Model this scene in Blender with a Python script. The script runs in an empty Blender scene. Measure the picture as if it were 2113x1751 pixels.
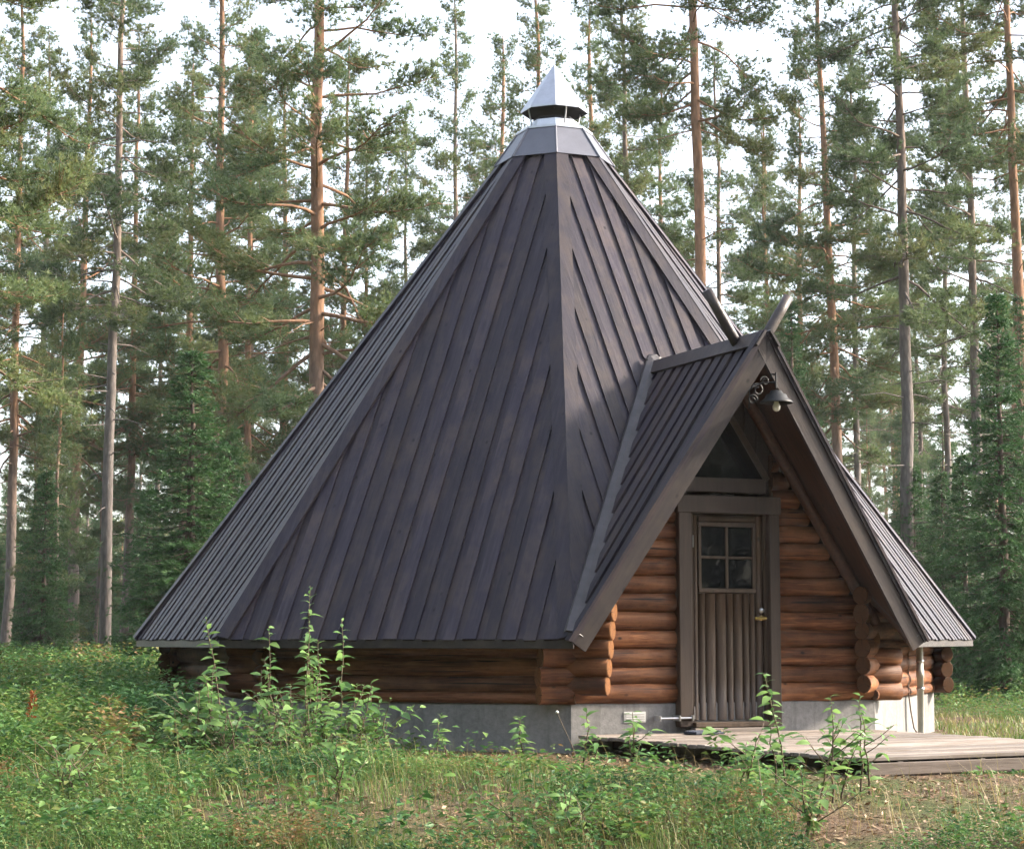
import bpy, math, random
import numpy as np
from mathutils import Vector, Matrix

SC = bpy.context.scene
COL = SC.collection
R_ = math.radians

# ------------------------------------------------------------------ camera, sky, sun, exposure
R = 4.4                     # eave circumradius of the octagonal cabin
ZE = 0.945                  # eave height above the ground beside the cabin
CAM = Vector((-0.46, -21.095, ZE))
FPX, CX, CY, HOR = 4108.5, 1056.5, 875.5, 1318.0
cam_data = bpy.data.cameras.new('camera')
cam_data.sensor_width = 36.0
cam_data.lens = 36.0 * FPX / 2113.0
cam_data.clip_start = 0.1
cam_data.clip_end = 2000
cam = bpy.data.objects.new('camera', cam_data)
COL.objects.link(cam)
cam.location = CAM
cam.rotation_euler = (R_(90) + math.atan((HOR - CY) / FPX), 0, 0)
SC.camera = cam

SUN_AZ, SUN_EL = R_(98), R_(30)          # azimuth from the camera's back towards its right hand
sun_dir = Vector((math.sin(SUN_AZ) * math.cos(SUN_EL), -math.cos(SUN_AZ) * math.cos(SUN_EL), math.sin(SUN_EL)))
world = bpy.data.worlds.new('World')
SC.world = world
world.use_nodes = True
wn = world.node_tree
sky = wn.nodes.new('ShaderNodeTexSky')
sky.sky_type = 'NISHITA'
sky.sun_disc = False
sky.sun_elevation = SUN_EL
sky.sun_rotation = math.atan2(sun_dir.x, sun_dir.y)
sky.air_density = 1.0
sky.dust_density = 2.0
sky.ozone_density = 0.6
bg = wn.nodes['Background']
bg.inputs['Strength'].default_value = 0.15
hz = wn.nodes.new('ShaderNodeHueSaturation')      # thin high cloud: the blue is nearly washed out
hz.inputs['Saturation'].default_value = 0.55
wn.links.new(sky.outputs[0], hz.inputs['Color'])
wn.links.new(hz.outputs[0], bg.inputs[0])

sun_data = bpy.data.lights.new('sun', 'SUN')
sun_data.energy = 3.3
sun_data.angle = R_(8.0)
sun_data.color = (1.0, 0.88, 0.72)
sun = bpy.data.objects.new('sun', sun_data)
COL.objects.link(sun)
sun.rotation_euler = (-sun_dir).to_track_quat('-Z', 'Y').to_euler()

SC.view_settings.view_transform = 'Standard'
SC.view_settings.look = 'None'
SC.view_settings.exposure = 2.05
SC.view_settings.gamma = 1
SC.view_settings.use_curve_mapping = False
SC.render.engine = 'CYCLES'
SC.cycles.use_denoising = True
SC.cycles.use_adaptive_sampling = True
SC.cycles.adaptive_threshold = 0.04
SC.cycles.use_light_tree = False
SC.cycles.volume_bounces = 0
SC.cycles.max_bounces = 3
SC.cycles.diffuse_bounces = 2
SC.cycles.transmission_bounces = 3
SC.cycles.transparent_max_bounces = 4
SC.cycles.caustics_reflective = False
SC.cycles.caustics_refractive = False

rng = np.random.default_rng(11)
rnd = random.Random(5)

# ------------------------------------------------------------------ materials
def new_mat(name):
    m = bpy.data.materials.new(name)
    m.use_nodes = True
    nt = m.node_tree
    return m, nt, nt.nodes['Principled BSDF']

def N(nt, kind, **kw):
    n = nt.nodes.new(kind)
    for k, v in kw.items():
        setattr(n, k, v)
    return n

def ramp(nt, fac, stops):
    r = N(nt, 'ShaderNodeValToRGB')
    e = r.color_ramp.elements
    while len(e) < len(stops):
        e.new(0.5)
    for q, (p, c) in zip(e, stops):
        q.position = p
        q.color = (*c, 1) if len(c) == 3 else c
    nt.links.new(fac, r.inputs[0])
    return r.outputs[0]

def noise(nt, vec, scale, detail=4, rough=0.6, dist=0.0):
    n = N(nt, 'ShaderNodeTexNoise')
    n.inputs['Scale'].default_value = scale
    n.inputs['Detail'].default_value = detail
    n.inputs['Roughness'].default_value = rough
    n.inputs['Distortion'].default_value = dist
    if vec is not None:
        nt.links.new(vec, n.inputs['Vector'])
    return n.outputs['Fac']

def mapping(nt, vec, scale, loc_socket=None):
    m = N(nt, 'ShaderNodeMapping')
    m.inputs['Scale'].default_value = scale
    nt.links.new(vec, m.inputs['Vector'])
    if loc_socket is not None:
        nt.links.new(loc_socket, m.inputs['Location'])
    return m.outputs[0]

def math_n(nt, op, a, b):
    m = N(nt, 'ShaderNodeMath', operation=op)
    for i, v in enumerate((a, b)):
        if isinstance(v, (int, float)):
            m.inputs[i].default_value = v
        else:
            nt.links.new(v, m.inputs[i])
    return m.outputs[0]

def mixc(nt, fac, a, b, blend='MIX'):
    m = N(nt, 'ShaderNodeMix', data_type='RGBA', blend_type=blend)
    for i, v in ((0, fac), (6, a), (7, b)):
        if isinstance(v, (int, float)):
            m.inputs[i].default_value = v
        elif isinstance(v, tuple):
            m.inputs[i].default_value = (*v, 1)
        else:
            nt.links.new(v, m.inputs[i])
    return m.outputs[2]

def bump(nt, height, strength, dist, bsdf):
    b = N(nt, 'ShaderNodeBump')
    b.inputs['Strength'].default_value = strength
    b.inputs['Distance'].default_value = dist
    nt.links.new(height, b.inputs['Height'])
    nt.links.new(b.outputs[0], bsdf.inputs['Normal'])

def wood_mat(name, dark, mid, light, rough=0.6, axis=1, grain=1.0, var=0.35, knots=True, spec=0.4, worn=None, crack=0.0):
    """Stained timber: grain runs along the piece's local axis, tone drifts from piece to piece."""
    m, nt, b = new_mat(name)
    tc = N(nt, 'ShaderNodeTexCoord')
    oi = N(nt, 'ShaderNodeObjectInfo')
    off = N(nt, 'ShaderNodeCombineXYZ')
    for i in range(3):
        nt.links.new(math_n(nt, 'MULTIPLY', oi.outputs['Random'], 37.0 + 11 * i), off.inputs[i])
    sc = [9.0 * grain] * 3
    sc[axis] = 0.7 * grain
    v = mapping(nt, tc.outputs['Object'], sc, off.outputs[0])
    g = noise(nt, v, 3.2, 6, 0.65, 0.4)
    col = ramp(nt, g, [(0.25, dark), (0.5, mid), (0.75, light)])
    sc2 = [1.6] * 3
    sc2[axis] = 0.5
    v2 = mapping(nt, tc.outputs['Object'], sc2, off.outputs[0])
    blotch = noise(nt, v2, 2.0, 3, 0.6)
    col = mixc(nt, ramp(nt, blotch, [(0.35, (0, 0, 0)), (0.7, (0.55,) * 3)]), col, dark)
    if worn:                       # weathered patches with a tint of their own
        w1 = noise(nt, mapping(nt, tc.outputs['Object'], [1.3 if i != axis else 0.8 for i in range(3)], off.outputs[0]), 2.6, 5, 0.7)
        col = mixc(nt, ramp(nt, w1, [(0.45, (0, 0, 0)), (0.68, (0.8,) * 3)]), col, worn)
    if crack:                      # drying cracks along the grain
        sk = [26.0] * 3
        sk[axis] = 0.55
        ck = noise(nt, mapping(nt, tc.outputs['Object'], sk, off.outputs[0]), 1.6, 2, 0.5)
        col = mixc(nt, ramp(nt, ck, [(0.30, (crack,) * 3), (0.36, (0, 0, 0))]), col, tuple(c * 0.3 for c in dark))
    if knots:
        vo = N(nt, 'ShaderNodeTexVoronoi')
        vo.inputs['Scale'].default_value = 3.4
        sk = [1.5] * 3
        sk[axis] = 1.0
        nt.links.new(mapping(nt, tc.outputs['Object'], sk, off.outputs[0]), vo.inputs['Vector'])
        k = ramp(nt, vo.outputs['Distance'], [(0.03, (1, 1, 1)), (0.10, (0, 0, 0))])
        col = mixc(nt, k, col, tuple(c * 0.35 for c in dark))
    tone = math_n(nt, 'MULTIPLY_ADD', oi.outputs['Random'], var)
    tone.node.inputs[2].default_value = 1 - var / 2
    hsv = N(nt, 'ShaderNodeHueSaturation')
    nt.links.new(col, hsv.inputs['Color'])
    nt.links.new(tone, hsv.inputs['Value'])
    nt.links.new(hsv.outputs[0], b.inputs['Base Color'])
    b.inputs['Roughness'].default_value = rough
    b.inputs['Specular IOR Level'].default_value = spec
    bump(nt, g, 0.5, 0.008, b)
    return m

M = {}
M['roof'] = wood_mat('roof_stain', (0.015, 0.0122, 0.018), (0.031, 0.0245, 0.036), (0.064, 0.052, 0.060), 0.52, 1, 1.0, 0.55, True, 0.25, (0.066, 0.047, 0.041))
M['trim'] = wood_mat('trim_stain', (0.021, 0.017, 0.019), (0.037, 0.029, 0.030), (0.058, 0.045, 0.042), 0.45, 1, 1.0, 0.3, True, 0.4, (0.066, 0.050, 0.042))
M['log'] = wood_mat('log_oiled', (0.022, 0.008, 0.004), (0.135, 0.048, 0.018), (0.36, 0.155, 0.066), 0.62, 0, 0.9, 0.8, True, 0.22, (0.22, 0.095, 0.042), 0.95)
def end_grain(name, k):
    m, nt, b = new_mat(name)
    tc = N(nt, 'ShaderNodeTexCoord')
    oi = N(nt, 'ShaderNodeObjectInfo')
    sep = N(nt, 'ShaderNodeSeparateXYZ')
    nt.links.new(tc.outputs['Object'], sep.inputs[0])
    y2 = math_n(nt, 'MULTIPLY', sep.outputs[1], sep.outputs[1])
    z2 = math_n(nt, 'MULTIPLY', sep.outputs[2], sep.outputs[2])
    r = math_n(nt, 'SQRT', math_n(nt, 'ADD', y2, z2), 0)
    wob = math_n(nt, 'MULTIPLY', noise(nt, tc.outputs['Object'], 14, 3), 0.02)
    ring = math_n(nt, 'SINE', math_n(nt, 'MULTIPLY', math_n(nt, 'ADD', r, wob), 620.0), 0)
    col = ramp(nt, ring, [(0.0, (0.040 * k, 0.017 * k, 0.007 * k)), (1.0, (0.115 * k, 0.050 * k, 0.018 * k))])
    ang = math_n(nt, 'ARCTAN2', sep.outputs[1], sep.outputs[2])
    cr = math_n(nt, 'SINE', math_n(nt, 'ADD', math_n(nt, 'MULTIPLY', ang, 3.0), math_n(nt, 'MULTIPLY', oi.outputs['Random'], 40.0)), 0)
    col = mixc(nt, ramp(nt, cr, [(0.965, (0, 0, 0)), (0.995, (0.85,) * 3)]), col, (0.015, 0.008, 0.005))
    blot = noise(nt, tc.outputs['Object'], 9, 4)
    col = mixc(nt, ramp(nt, blot, [(0.4, (0, 0, 0)), (0.7, (0.7,) * 3)]), col, (0.05 * k, 0.024 * k, 0.011 * k))
    nt.links.new(col, b.inputs['Base Color'])
    b.inputs['Roughness'].default_value = 0.85
    b.inputs['Specular IOR Level'].default_value = 0.15
    return m
M['logend'] = end_grain('log_cut_end', 1.0)
M['paleend'] = end_grain('log_pale_cut_end', 2.6)       # paler end grain for the logs left of the door
M['soffit'] = wood_mat('soffit_wood', (0.024, 0.009, 0.005), (0.055, 0.021, 0.010), (0.095, 0.038, 0.018), 0.6, 1, 1.0, 0.3)
M['door'] = wood_mat('door_stain', (0.036, 0.023, 0.015), (0.070, 0.045, 0.029), (0.105, 0.070, 0.046), 0.5, 2, 1.0, 0.3)
M['frame'] = wood_mat('frame_stain', (0.038, 0.026, 0.020), (0.062, 0.042, 0.031), (0.082, 0.057, 0.042), 0.5, 2, 1.0, 0.15, False)
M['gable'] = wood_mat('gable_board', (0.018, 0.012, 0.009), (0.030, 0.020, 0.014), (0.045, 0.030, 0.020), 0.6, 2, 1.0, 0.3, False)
M['deck'] = wood_mat('deck_grey', (0.13, 0.105, 0.085), (0.25, 0.215, 0.19), (0.36, 0.32, 0.29), 0.8, 0, 1.0, 0.5, True, 0.2, (0.17, 0.13, 0.10), 0.8)
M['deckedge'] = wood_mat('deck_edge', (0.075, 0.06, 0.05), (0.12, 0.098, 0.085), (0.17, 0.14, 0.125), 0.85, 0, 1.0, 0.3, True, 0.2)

def simple_mat(name, col, rough=0.5, metal=0.0, nscale=6.0, var=0.25, bumps=0.0, spec=0.5):
    m, nt, b = new_mat(name)
    tc = N(nt, 'ShaderNodeTexCoord')
    n = noise(nt, tc.outputs['Object'], nscale, 5, 0.6)
    lo = tuple(c * (1 - var) for c in col)
    hi = tuple(min(1, c * (1 + var)) for c in col)
    nt.links.new(ramp(nt, n, [(0.3, lo), (0.7, hi)]), b.inputs['Base Color'])
    b.inputs['Roughness'].default_value = rough
    b.inputs['Metallic'].default_value = metal
    b.inputs['Specular IOR Level'].default_value = spec
    if bumps:
        bump(nt, n, bumps, 0.01, b)
    return m

M['zinc'] = simple_mat('zinc_sheet', (0.50, 0.51, 0.55), 0.40, 0.85, 9, 0.10)
M['greysheet'] = simple_mat('grey_sheet', (0.13, 0.13, 0.15), 0.38, 0.3, 5, 0.12)
M['darksheet'] = simple_mat('darksheet', (0.02, 0.02, 0.025), 0.9, 0, 5, 0.3)  # near-black surface for the hat underside and the flue
M['flash'] = simple_mat('valley_flashing', (0.055, 0.048, 0.050), 0.5, 0.0, 7, 0.3, 0.1)
M['iron'] = simple_mat('black_iron', (0.010, 0.010, 0.011), 0.5, 0.2, 20, 0.3)
M['brass'] = simple_mat('brass', (0.85, 0.62, 0.25), 0.22, 1.0, 20, 0.1)
M['steel'] = simple_mat('steel', (0.62, 0.62, 0.64), 0.3, 1.0, 20, 0.1)
M['bulb'] = simple_mat('bulb_glass', (0.75, 0.74, 0.70), 0.15, 0, 5, 0.05)
M['pipe'] = simple_mat('grey_plastic', (0.50, 0.49, 0.45), 0.45, 0, 8, 0.12)
M['vent'] = simple_mat('vent_plate', (0.62, 0.60, 0.57), 0.6, 0, 14, 0.1)
M['mat'] = simple_mat('rubber_mat', (0.035, 0.042, 0.065), 0.8, 0, 60, 0.4, 0.4)
M['cable'] = simple_mat('cable', (0.10, 0.055, 0.035), 0.6, 0, 8, 0.2)

def glass_mat():
    m, nt, b = new_mat('window_glass')
    b.inputs['Base Color'].default_value = (0.006, 0.007, 0.008, 1)
    b.inputs['Roughness'].default_value = 0.03
    b.inputs['IOR'].default_value = 1.45
    b.inputs['Specular IOR Level'].default_value = 0.5
    tc = N(nt, 'ShaderNodeTexCoord')
    bump(nt, noise(nt, tc.outputs['Object'], 2.5, 2, 0.5), 0.06, 0.02, b)
    return m
M['glass'] = glass_mat()

def concrete_mat():
    m, nt, b = new_mat('concrete')
    tc = N(nt, 'ShaderNodeTexCoord')
    o = tc.outputs['Object']
    n1 = noise(nt, o, 1.3, 6, 0.65)
    n2 = noise(nt, o, 26, 4, 0.7)
    col = ramp(nt, n1, [(0.30, (0.14, 0.135, 0.13)), (0.55, (0.24, 0.23, 0.22)), (0.75, (0.33, 0.315, 0.295))])
    col = mixc(nt, 0.35, col, ramp(nt, n2, [(0.3, (0.14,) * 3), (0.75, (0.42, 0.41, 0.40))]))
    v = mapping(nt, o, (3, 3, 0.25))
    st = noise(nt, v, 3, 4, 0.6)
    col = mixc(nt, ramp(nt, st, [(0.52, (0, 0, 0)), (0.70, (0.55,) * 3)]), col, (0.11, 0.105, 0.10))
    nt.links.new(col, b.inputs['Base Color'])
    b.inputs['Roughness'].default_value = 0.9
    b.inputs['Specular IOR Level'].default_value = 0.2
    bump(nt, n2, 0.4, 0.01, b)
    return m
M['concrete'] = concrete_mat()

def bark_mat(name, low, lowd, high, highd, z0, z1):
    """Scots pine: grey-brown plated bark below, thin orange bark higher on the stem."""
    m, nt, b = new_mat(name)
    tc = N(nt, 'ShaderNodeTexCoord')
    o = tc.outputs['Object']
    oi = N(nt, 'ShaderNodeObjectInfo')
    sep = N(nt, 'ShaderNodeSeparateXYZ')
    nt.links.new(o, sep.inputs[0])
    mr = N(nt, 'ShaderNodeMapRange', interpolation_type='SMOOTHSTEP')
    mr.inputs[1].default_value = z0
    mr.inputs[2].default_value = z1
    wob = noise(nt, o, 0.5, 3)
    zz = math_n(nt, 'MULTIPLY_ADD', wob, 6.0)
    nt.links.new(sep.outputs[2], zz.node.inputs[2])
    nt.links.new(math_n(nt, 'SUBTRACT', zz, 3.0), mr.inputs[0])
    pl = N(nt, 'ShaderNodeTexVoronoi', feature='F1')
    pl.inputs['Scale'].default_value = 7
    nt.links.new(mapping(nt, o, (2.2, 2.2, 0.6)), pl.inputs['Vector'])
    n = noise(nt, mapping(nt, o, (2, 2, 0.7)), 9, 5, 0.7)
    f = math_n(nt, 'MULTIPLY_ADD', pl.outputs['Distance'], 0.5)
    nt.links.new(math_n(nt, 'MULTIPLY', n, 0.7), f.node.inputs[2])
    c1 = ramp(nt, f, [(0.30, low), (0.75, lowd)])
    c2 = ramp(nt, f, [(0.30, high), (0.80, highd)])
    col = mixc(nt, mr.outputs[0], c1, c2)
    hsv = N(nt, 'ShaderNodeHueSaturation')
    nt.links.new(col, hsv.inputs['Color'])
    nt.links.new(math_n(nt, 'ADD', math_n(nt, 'MULTIPLY', oi.outputs['Random'], 0.4), 0.8), hsv.inputs['Value'])
    nt.links.new(hsv.outputs[0], b.inputs['Base Color'])
    b.inputs['Roughness'].default_value = 0.85
    b.inputs['Specular IOR Level'].default_value = 0.2
    bump(nt, f, 0.6, 0.03, b)
    return m
M['pinebark'] = bark_mat('pine_bark', (0.21, 0.17, 0.15), (0.12, 0.098, 0.088), (0.36, 0.195, 0.115), (0.20, 0.115, 0.072), 3.0, 9.0)
M['greybark'] = bark_mat('grey_pine_bark', (0.20, 0.17, 0.155), (0.115, 0.10, 0.092), (0.25, 0.185, 0.145), (0.14, 0.105, 0.085), 5.0, 13.0)
M['sprucebark'] = bark_mat('spruce_bark', (0.16, 0.12, 0.10), (0.08, 0.06, 0.05), (0.18, 0.12, 0.09), (0.10, 0.07, 0.05), 4.0, 10.0)

def leaf_mat(name, cols, trans=0.3, rough=0.5, objvar=0.3, spec=0.3):
    """Foliage: colour differs leaf by leaf (attribute 'tone') and plant by plant."""
    m, nt, b = new_mat(name)
    at = N(nt, 'ShaderNodeAttribute', attribute_name='tone')
    oi = N(nt, 'ShaderNodeObjectInfo')
    k = len(cols)
    t = math_n(nt, 'FRACT', math_n(nt, 'ADD', at.outputs['Fac'], math_n(nt, 'MULTIPLY', oi.outputs['Random'], 0.0)), 0)
    col = ramp(nt, t, [(i / max(1, k - 1) * 0.98, c) for i, c in enumerate(cols)])
    hsv = N(nt, 'ShaderNodeHueSaturation')
    nt.links.new(col, hsv.inputs['Color'])
    nt.links.new(math_n(nt, 'ADD', math_n(nt, 'MULTIPLY', oi.outputs['Random'], objvar), 1 - objvar / 2), hsv.inputs['Value'])
    nt.links.new(hsv.outputs[0], b.inputs['Base Color'])
    b.inputs['Roughness'].default_value = rough
    b.inputs['Specular IOR Level'].default_value = spec
    tr = N(nt, 'ShaderNodeBsdfTranslucent')
    nt.links.new(hsv.outputs[0], tr.inputs['Color'])
    mx = N(nt, 'ShaderNodeMixShader')
    mx.inputs[0].default_value = trans
    out = nt.nodes['Material Output']
    nt.links.new(b.outputs[0], mx.inputs[1])
    nt.links.new(tr.outputs[0], mx.inputs[2])
    nt.links.new(mx.outputs[0], out.inputs['Surface'])
    return m
M['pineneedle'] = leaf_mat('pine_needles', [(0.080, 0.125, 0.062), (0.110, 0.160, 0.070), (0.140, 0.180, 0.070), (0.17, 0.165, 0.065)], 0.45)
M['spruceneedle'] = leaf_mat('spruce_needles', [(0.036, 0.090, 0.036), (0.055, 0.130, 0.044), (0.085, 0.165, 0.055)], 0.25)
M['leaf'] = leaf_mat('willow_leaf', [(0.08, 0.17, 0.055), (0.13, 0.25, 0.075), (0.20, 0.32, 0.10)], 0.45, 0.40)
M['weed'] = leaf_mat('undergrowth_leaf', [(0.028, 0.075, 0.026), (0.05, 0.13, 0.036), (0.085, 0.18, 0.048), (0.13, 0.21, 0.05), (0.20, 0.115, 0.05)], 0.35)
M['grass'] = leaf_mat('grass_blade', [(0.06, 0.12, 0.03), (0.11, 0.18, 0.04), (0.19, 0.21, 0.07), (0.32, 0.25, 0.11), (0.36, 0.28, 0.15)], 0.35)
M['litter'] = leaf_mat('dry_litter', [(0.10, 0.06, 0.03), (0.20, 0.12, 0.06), (0.26, 0.15, 0.09), (0.32, 0.24, 0.14)], 0.1)
M['twig'] = simple_mat('twig_bark', (0.12, 0.085, 0.055), 0.8, 0, 12, 0.3)
M['redstem'] = leaf_mat('withered_red', [(0.22, 0.06, 0.02), (0.33, 0.10, 0.03)], 0.3)

def ground_mat():
    m, nt, b = new_mat('forest_floor')
    tc = N(nt, 'ShaderNodeTexCoord')
    o = tc.outputs['Object']
    n1 = noise(nt, o, 0.55, 6, 0.65)
    n2 = noise(nt, o, 9, 6, 0.7)
    n3 = noise(nt, o, 60, 3, 0.7)
    earth = ramp(nt, n2, [(0.3, (0.06, 0.042, 0.028)), (0.6, (0.17, 0.115, 0.075)), (0.8, (0.26, 0.18, 0.12))])
    green = ramp(nt, n2, [(0.3, (0.035, 0.06, 0.02)), (0.7, (0.10, 0.135, 0.045))])
    col = mixc(nt, ramp(nt, n1, [(0.42, (0, 0, 0)), (0.60, (1, 1, 1))]), earth, green)
    col = mixc(nt, ramp(nt, n3, [(0.35, (0.5,) * 3), (0.6, (0, 0, 0))]), col, (0.035, 0.026, 0.018))
    nt.links.new(col, b.inputs['Base Color'])
    b.inputs['Roughness'].default_value = 0.95
    b.inputs['Specular IOR Level'].default_value = 0.1
    bump(nt, n2, 0.8, 0.05, b)
    return m
M['ground'] = ground_mat()

# ------------------------------------------------------------------ object helpers
def tag(o, label=None, cat=None, group=None, kind=None):
    for k, v in (('label', label), ('category', cat), ('group', group), ('kind', kind)):
        if v:
            o[k] = v
    return o

def empty(name, loc=(0, 0, 0), parent=None):
    o = bpy.data.objects.new(name, None)
    o.empty_display_size = 0.2
    COL.objects.link(o)
    o.location = loc
    if parent:
        o.parent = parent
    return o

def link(name, me, parent=None, mtx=None):
    o = bpy.data.objects.new(name, me)
    COL.objects.link(o)
    if parent:
        o.parent = parent
    if mtx is not None:
        o.matrix_basis = mtx
    return o

def mesh_py(name, verts, faces, mats, smooth=False, fmat=None):
    me = bpy.data.meshes.new(name)
    me.from_pydata([tuple(v) for v in verts], [], faces)
    for m in (mats if isinstance(mats, (list, tuple)) else [mats]):
        me.materials.append(m)
    if fmat:
        me.polygons.foreach_set('material_index', fmat)
    if smooth:
        me.polygons.foreach_set('use_smooth', [True] * len(me.polygons))
    me.update()
    return me

def mesh_np(name, v, f, mat, tone=None, smooth=False):
    """Large meshes: v (n,3), f (m,3|4) numpy arrays, tone per vertex."""
    me = bpy.data.meshes.new(name)
    k = f.shape[1]
    me.vertices.add(len(v))
    me.vertices.foreach_set('co', np.ascontiguousarray(v, dtype=np.float32).ravel())
    me.loops.add(f.size)
    me.loops.foreach_set('vertex_index', np.ascontiguousarray(f, dtype=np.int32).ravel())
    me.polygons.add(len(f))
    me.polygons.foreach_set('loop_start', np.arange(0, f.size, k, dtype=np.int32))
    if smooth:
        me.polygons.foreach_set('use_smooth', np.ones(len(f), dtype=bool))
    me.materials.append(mat)
    if tone is not None:
        a = me.attributes.new('tone', 'FLOAT', 'POINT')
        a.data.foreach_set('value', np.ascontiguousarray(tone, dtype=np.float32))
    me.update(calc_edges=True)
    return me

def frame(o, x, y, z):
    m = Matrix((x, y, z)).transposed().to_4x4()
    m.translation = o
    return m

def box(name, sx, sy, sz, mat, parent, mtx=None, bev=0.004, origin=(0, 0, 0)):
    """A chamfered board; sizes along local x, y, z, centred on origin."""
    b = min(bev, sx * 0.3, sy * 0.3, sz * 0.3)
    hx, hy, hz = sx / 2, sy / 2, sz / 2
    vs = []
    for X in (-1, 1):
        for Y in (-1, 1):
            for Z in (-1, 1):
                vs += [(X * hx, Y * (hy - b), Z * (hz - b)), (X * (hx - b), Y * hy, Z * (hz - b)), (X * (hx - b), Y * (hy - b), Z * hz)]
    def i(X, Y, Z, a):
        return ((X * 2 + Y) * 2 + Z) * 3 + a
    fs = []
    for s in (0, 1):
        q = [i(s, 0, 0, 0), i(s, 1, 0, 0), i(s, 1, 1, 0), i(s, 0, 1, 0)]
        fs.append(q if s else q[::-1])
        q = [i(0, s, 0, 1), i(0, s, 1, 1), i(1, s, 1, 1), i(1, s, 0, 1)]
        fs.append(q if s else q[::-1])
        q = [i(0, 0, s, 2), i(1, 0, s, 2), i(1, 1, s, 2), i(0, 1, s, 2)]
        fs.append(q if s else q[::-1])
    for a in (0, 1):
        for c in (0, 1):
            fs += [[i(0, a, c, 1), i(0, a, c, 2), i(1, a, c, 2), i(1, a, c, 1)],
                   [i(a, 0, c, 0), i(a, 0, c, 2), i(a, 1, c, 2), i(a, 1, c, 0)],
                   [i(a, c, 0, 0), i(a, c, 0, 1), i(a, c, 1, 1), i(a, c, 1, 0)]]
            for d in (0, 1):
                fs.append([i(a, c, d, 0), i(a, c, d, 1), i(a, c, d, 2)])
    vs = [(v[0] + origin[0], v[1] + origin[1], v[2] + origin[2]) for v in vs]
    me = mesh_py(name, vs, fs, mat)
    return link(name, me, parent, mtx)

def clip(poly, a, b, c):
    """Keep a*x + b*y <= c."""
    out = []
    for i in range(len(poly)):
        p, q = poly[i], poly[(i + 1) % len(poly)]
        dp, dq = a * p[0] + b * p[1] - c, a * q[0] + b * q[1] - c
        if dp <= 0:
            out.append(p)
        if dp * dq < 0:
            t = dp / (dp - dq)
            out.append((p[0] + t * (q[0] - p[0]), p[1] + t * (q[1] - p[1])))
    return out

def slab(name, poly, z0, z1, mat, parent, mtx, ch=0.0, shift=None):
    """An extruded polygon lying in a frame's x-y plane; ch chamfers the top edge."""
    if len(poly) < 3:
        return None
    cx = sum(p[0] for p in poly) / len(poly)
    cy = sum(p[1] for p in poly) / len(poly)
    n = len(poly)
    loc = [(p[0] - cx, p[1] - cy) for p in poly]
    vs = [(x, y, z0) for x, y in loc] + [(x, y, z1) for x, y in loc]
    fs = [list(range(n))[::-1], list(range(n, 2 * n))]
    for i in range(n):
        j = (i + 1) % n
        fs.append([i, j, n + j, n + i])
    me = mesh_py(name, vs, fs, mat)
    return link(name, me, parent, mtx @ Matrix.Translation((cx, cy, 0)))

def tube_arrays(pts, rad, sides):
    """Tapered tube through points; returns verts, quads."""
    pts = np.asarray(pts, float)
    rad = np.asarray(rad, float)
    n = len(pts)
    d = np.gradient(pts, axis=0)
    d /= np.linalg.norm(d, axis=1)[:, None] + 1e-9
    ref = np.where(np.abs(d[:, 2:3]) > 0.9, np.array([[1.0, 0, 0]]), np.array([[0, 0, 1.0]]))
    u = np.cross(d, ref)
    u /= np.linalg.norm(u, axis=1)[:, None] + 1e-9
    w = np.cross(d, u)
    a = np.linspace(0, 2 * np.pi, sides, endpoint=False)
    v = pts[:, None, :] + rad[:, None, None] * (np.cos(a)[None, :, None] * u[:, None, :] + np.sin(a)[None, :, None] * w[:, None, :])
    i = np.arange(n - 1)[:, None] * sides
    j = np.arange(sides)[None, :]
    k = (j + 1) % sides
    q = np.stack([i + j, i + k, i + sides + k, i + sides + j], -1).reshape(-1, 4)
    return v.reshape(-1, 3), q

class Tubes:
    def __init__(s):
        s.v, s.f, s.n = [], [], 0
    def add(s, pts, rad, sides=5):
        v, f = tube_arrays(pts, rad, sides)
        s.v.append(v)
        s.f.append(f + s.n)
        s.n += len(v)
    def mesh(s, name, mat):
        return mesh_np(name, np.concatenate(s.v), np.concatenate(s.f), mat, None, True)

def lathe(name, prof, sides, mat, parent=None, mtx=None, smooth=True):
    vs, fs = [], []
    for r, z in prof:
        for k in range(sides):
            a = 2 * math.pi * k / sides
            vs.append((r * math.cos(a), r * math.sin(a), z))
    for i in range(len(prof) - 1):
        for k in range(sides):
            j = (k + 1) % sides
            fs.append([i * sides + k, i * sides + j, (i + 1) * sides + j, (i + 1) * sides + k])
    return link(name, mesh_py(name, vs, fs, mat, smooth), parent, mtx)

def vnoise(x, y, s, seed=0):
    """Smooth value noise in 0..1."""
    x = np.asarray(x) * s + seed * 17.3
    y = np.asarray(y) * s - seed * 9.1
    xi, yi = np.floor(x), np.floor(y)
    fx, fy = x - xi, y - yi
    fx, fy = fx * fx * (3 - 2 * fx), fy * fy * (3 - 2 * fy)
    def h(a, b):
        t = np.sin(a * 127.1 + b * 311.7 + seed * 74.7) * 43758.5453
        return t - np.floor(t)
    return (h(xi, yi) * (1 - fx) + h(xi + 1, yi) * fx) * (1 - fy) + (h(xi, yi + 1) * (1 - fx) + h(xi + 1, yi + 1) * fx) * fy

def fbm(x, y, s, seed=0):
    return 0.55 * vnoise(x, y, s, seed) + 0.28 * vnoise(x, y, s * 2.1, seed + 1) + 0.17 * vnoise(x, y, s * 4.3, seed + 2)

def smooth01(a, b, x):
    t = np.clip((np.asarray(x, float) - a) / (b - a), 0, 1)
    return t * t * (3 - 2 * t)

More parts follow.
